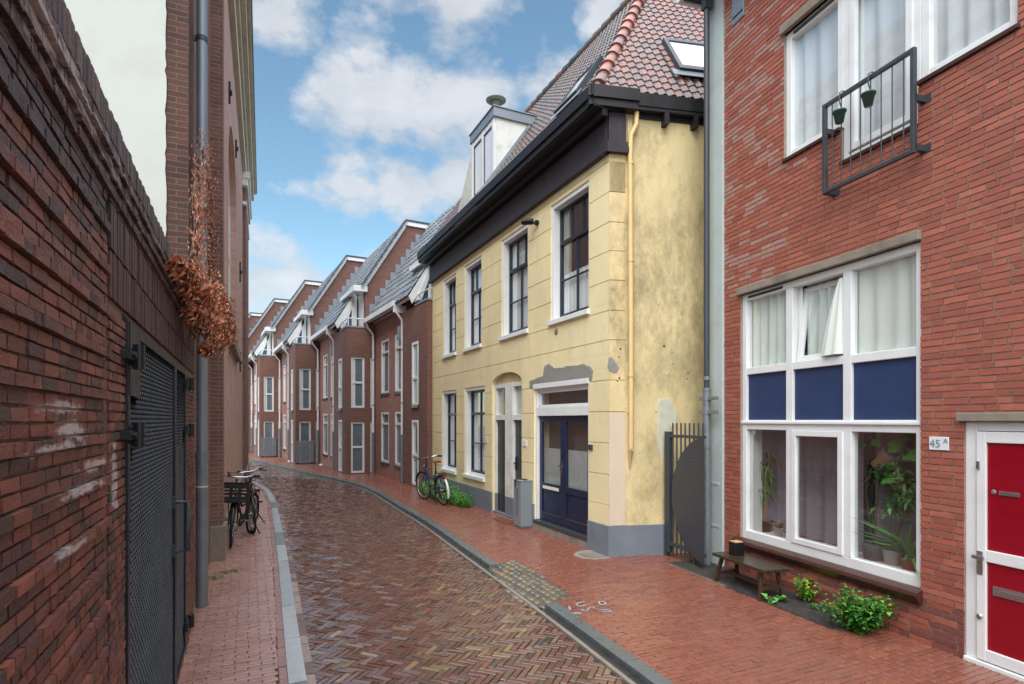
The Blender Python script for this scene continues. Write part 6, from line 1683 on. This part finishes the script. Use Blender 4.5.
# ------------------------------------------------------------------ bicycles
def bicycle(name, loc, ang, lean, lab, paint, saddle, crate=False, basket=False, silver_guard=True, steer=0.0, group=None):
    t = empty(name, (loc[0], loc[1], 0), ang, lab, 'bicycle', group); t.rotation_euler = (R(lean), 0, ang)
    RW = .335; WB = 1.08; bbx = .44
    def wheel(x, nm, par_):
        mb = MB(); mb.torus((x, 0, RW), RW-.018, .019, (1,0,0), (0,0,1), 40, 8); w = mb.build(nm, M['rubber'], par_)
        mb = MB(); mb.torus((x, 0, RW), RW-.042, .009, (1,0,0), (0,0,1), 40, 6); mb.cyl((x, -.045, RW), (x, .045, RW), .022, n=10); 
        mb.build('rim', M['chrome'], w)
        mb = MB()
        for k in range(28):
            a = 6.283*k/28; sd_ = .03 if k % 2 else -.03; mb.cyl((x + .02*math.cos(a+.6), sd_, RW+.02*math.sin(a+.6)), (x+(RW-.045)*math.cos(a), 0, RW+(RW-.045)*math.sin(a)), .0016, n=4)
        mb.build('spokes', M['chrome'], w); return w
    wheel(0, 'wheel', t)
    mb = MB(); BB = (bbx, 0, .28); ST = (bbx-.19, 0, .80); HT = (WB-.24, 0, .86); HB = (WB-.19, 0, .62)
    mb.tube([BB, ST], .017, 10); mb.tube([ST, (ST[0]-.02, 0, .93)], .014, 8)
    mb.tube([BB, (.60, 0, .36), HB], .019, 10); mb.tube([(bbx-.10, 0, .55), (.66, 0, .55), (HT[0]+.02, 0, .78)], .016, 10)
    mb.tube([HB, HT], .021, 10)
    for sy in (-.05, .05): mb.tube([(0, sy, RW), (bbx-.03, sy*.6, .28)], .010, 6); mb.tube([(0, sy, RW), (bbx-.16, sy*.5, .74)], .008, 6)
    mb.build('frame', M[paint], t)
    # front end turns about the steering axis
    fe = MB()
    for sy in (-.055, .055): fe.tube([(0, sy, RW), (-.055, sy, RW+.12), (-.17, sy*.8, .63)], .011, 8)
    fe.tube([(-.17,-.045,.635), (-.17,.045,.635)], .013, 8); fe.tube([(-.17, 0, .62), (-.26, 0, .99)], .013, 8)
    f_ = fe.build('fork', M[paint], t); f_.location = (WB, 0, 0)
    # steering: rotate the fork group about its own hub line
    f_.rotation_euler = (0, 0, R(steer))
    w = wheel(0, 'wheel', f_)
    mb = MB(); mb.tube([(-.40,-.30,1.03), (-.33,-.26,1.045), (-.25,-.12,1.02), (-.25,.12,1.02), (-.33,.26,1.045), (-.40,.30,1.03)], .012, 8); hb = mb.build('handlebar', M['chrome'], f_)
    mb = MB(); mb.cyl((-.30,.245,1.04), (-.44,.315,1.025), .017, n=10); mb.cyl((-.30,-.245,1.04), (-.44,-.315,1.025), .017, n=10); mb.tube([(-.31,.20,1.03),(-.26,.28,1.01),(-.34,.36,.99)], .007, 6); mb.tube([(-.31,-.20,1.03),(-.26,-.28,1.01),(-.34,-.36,.99)], .007, 6); mb.lathe([(0,.03),(.025,.025),(.028,0)], (-.26,-.10,1.03), 12); mb.build('grip', M['black_plastic'], f_)
    # mudguards
    def guard(cx_, a0, a1, mat, par_, nm):
        mb = MB(); n = 18; V = []
        for i in range(n+1):
            a = R(a0 + (a1-a0)*i/n)
            for (yy, rr) in ((-.026, RW+.008), (-.014, RW+.020), (.014, RW+.020), (.026, RW+.008)): V.append((cx_+rr*math.cos(a), yy, RW+rr*math.sin(a)))
        mb.poly(V, [(i*4+k, i*4+k+1, (i+1)*4+k+1, (i+1)*4+k) for i in range(n) for k in range(3)], smooth=True); return mb.build(nm, M[mat], par_)
    guard(0, 60, 170, 'bike_black', t, 'mudguard') if not silver_guard else guard(0, 20, 130, 'bike_black', t, 'mudguard')
    g2 = guard(0, 130 if silver_guard else 170, 205, 'white' if silver_guard else 'bike_black', t, 'mudguard')
    guard(0, 10, 150, 'bike_black', f_, 'mudguard')
    # chaincase, cranks, pedals
    mb = MB(); mb.prism([(bbx+.11*math.cos(a), -.045, .28+.09*math.sin(a)) for a in [R(q) for q in range(-90, 91, 20)]] + [(-.02, -.045, RW+.045), (-.05, -.045, RW), (-.02, -.045, RW-.045)], (0, -.02, 0)); mb.build('chain_case', M['black_plastic'], t)
    mb = MB(); mb.bar((bbx, -.075, .28), (bbx+.10, -.085, .14), .014, .022); mb.bar((bbx, .075, .28), (bbx-.10, .085, .42), .014, .022); mb.cyl((bbx,-.07,.28),(bbx,.07,.28), .018, n=8); mb.build('crank', M['chrome'], t)
    for (x, y, z) in ((bbx+.10, -.135, .14), (bbx-.10, .135, .42)): mb = MB(); mb.box(x-.045, x+.045, y-.045, y+.045, z-.012, z+.012); mb.build('pedal', M['black_plastic'], t)
    # saddle
    mb = MB(); V = []; prof = [(-.13, .085, .0), (-.08, .10, .012), (0, .065, .01), (.08, .03, .004), (.15, .018, -.006)]
    for (x, w2, z) in prof:
        for k in range(8): a = math.pi*k/7; V.append((ST[0]-.02+x, w2*math.cos(a), .945 + z + .035*math.sin(a)))
    mb.poly(V, [(i*8+k, i*8+k+1, (i+1)*8+k+1, (i+1)*8+k) for i in range(4) for k in range(7)] , smooth=True)
    mb.poly([V[k] for k in range(8)], [tuple(range(8))]); mb.build('saddle', M[saddle], t)
    mb = MB(); mb.tube([(ST[0]-.12,-.03,.92),(ST[0]-.12,-.03,.89),(ST[0]-.12,.03,.89),(ST[0]-.12,.03,.92)], .008, 6); mb.build('saddle_spring', M['chrome'], t)
    # rear rack, lamps, stand
    mb = MB()
    for y in (-.06, 0, .06): mb.tube([(-.20, y, .71), (bbx-.17, y, .70)], .006, 6)
    for y in (-.06, .06): mb.tube([(-.15, y, .71), (0, y, RW+.02)], .006, 6)
    mb.tube([(-.20,-.06,.71),(-.20,.06,.71)], .006, 6); mb.build('rear_rack', M['bike_black'], t)
    mb = MB(); mb.box(-.235, -.21, -.035, .035, .66, .71); mb.build('rear_light', M['redlight'], t)
    mb = MB(); mb.tube([(.16, .05, .27), (.06, .16, .0)], .010, 6); mb.tube([(.06,.16,.005),(.02,.19,.005)], .009, 6); mb.build('kickstand', M['bike_black'], t)
    mb = MB(); mb.tube([(.02-.14,0,.80),(.02-.19,0,.80)], [.035,.02], 12); mb.build('headlight', M['chrome'], f_)
    if crate:
        mb = MB(); x0, x1, y0, y1, z0, z1 = -.16, .20, -.20, .20, .70, .95; th = .012
        for z in (z0, z0+.055, z0+.11, z1-.05): h_ = .028 if z < z1-.06 else .05; mb.box(x0, x1, y0, y0+th, z, z+h_); mb.box(x0, x1, y1-th, y1, z, z+h_); mb.box(x0, x0+th, y0, y1, z, z+h_); mb.box(x1-th, x1, y0, y1, z, z+h_)
        for x in (x0, (x0+x1)/2, x1-.03):
            for y in (y0-.001, y1-th+.001): mb.box(x, x+.03, y, y+th, z0, z1)
        for y in (y0, -.07, .05, y1-.03):
            for x in (x0-.001, x1-th+.001): mb.box(x, x+th, y, y+.03, z0, z1)
        mb.box(x0, x1, y0, y1, z0-.01, z0+.005); mb.build('crate', M['black_plastic'], f_)
        mb = MB(); mb.tube([(-.0,-.08,.69),(0,-.05,RW)], .007, 6); mb.tube([(0,.08,.69),(0,.05,RW)], .007, 6); mb.build('front_rack', M['bike_black'], f_)
    return t
ra, rb_ = Vector(gnd(443.2, 505.2)), Vector(gnd(427, 500.2)); dv = rb_ - ra
bicycle('bicycle', ra, math.atan2(dv.y, dv.x), -5, 'dark blue city bicycle with brown saddle parked before the yellow house', 'bike_blue', 'leather', steer=8)
fa_, ra2 = Vector(gnd(231, 547)), Vector(gnd(248.5, 534.5)); dv = (fa_ - ra2).normalized(); base = fa_ - dv*1.08
bicycle('bicycle', base, math.atan2(dv.y, dv.x), -4, 'black city bicycle with black crate facing the viewer by the left wall', 'bike_black', 'black_plastic', crate=True, silver_guard=False, steer=13)
b2_ = Vector(CF.w(CF.loc(*base)[0] + 1.0, -.40)); d2_ = Vector((-CF.u.x, -CF.u.y))
bicycle('bicycle', b2_, math.atan2(d2_.y, d2_.x), 5, 'second black bicycle parked behind the one with the crate', 'bike_black', 'black_plastic', silver_guard=False, steer=10)

# litter far along the street
for (px, py, lab) in ((290.5, 461.7, 'small white litter bag by the drainpipe of the second brick house'), (321, 465, 'tiny white scrap of litter on the far pavement')):
    p = gnd(px, py); t = MB(); k = .16 if px < 300 else .09; r = random.Random(px)
    V = [(p[0]+k*math.cos(a)*r.uniform(.7,1.2), p[1]+k*.6*math.sin(a)*r.uniform(.7,1.2), 0) for a in [i*.785 for i in range(8)]]; c = (p[0], p[1], k*.6)
    V2 = [((v[0]+p[0])/2+.01, (v[1]+p[1])/2, k*.5*r.uniform(.8,1.2)) for v in V]
    t.poly(V+V2+[c], [(i,(i+1)%8,8+(i+1)%8,8+i) for i in range(8)]+[(8+i,8+(i+1)%8,16) for i in range(8)]); o = t.build('litter_bag', M['sheet_white']); tag(o, lab, 'litter')
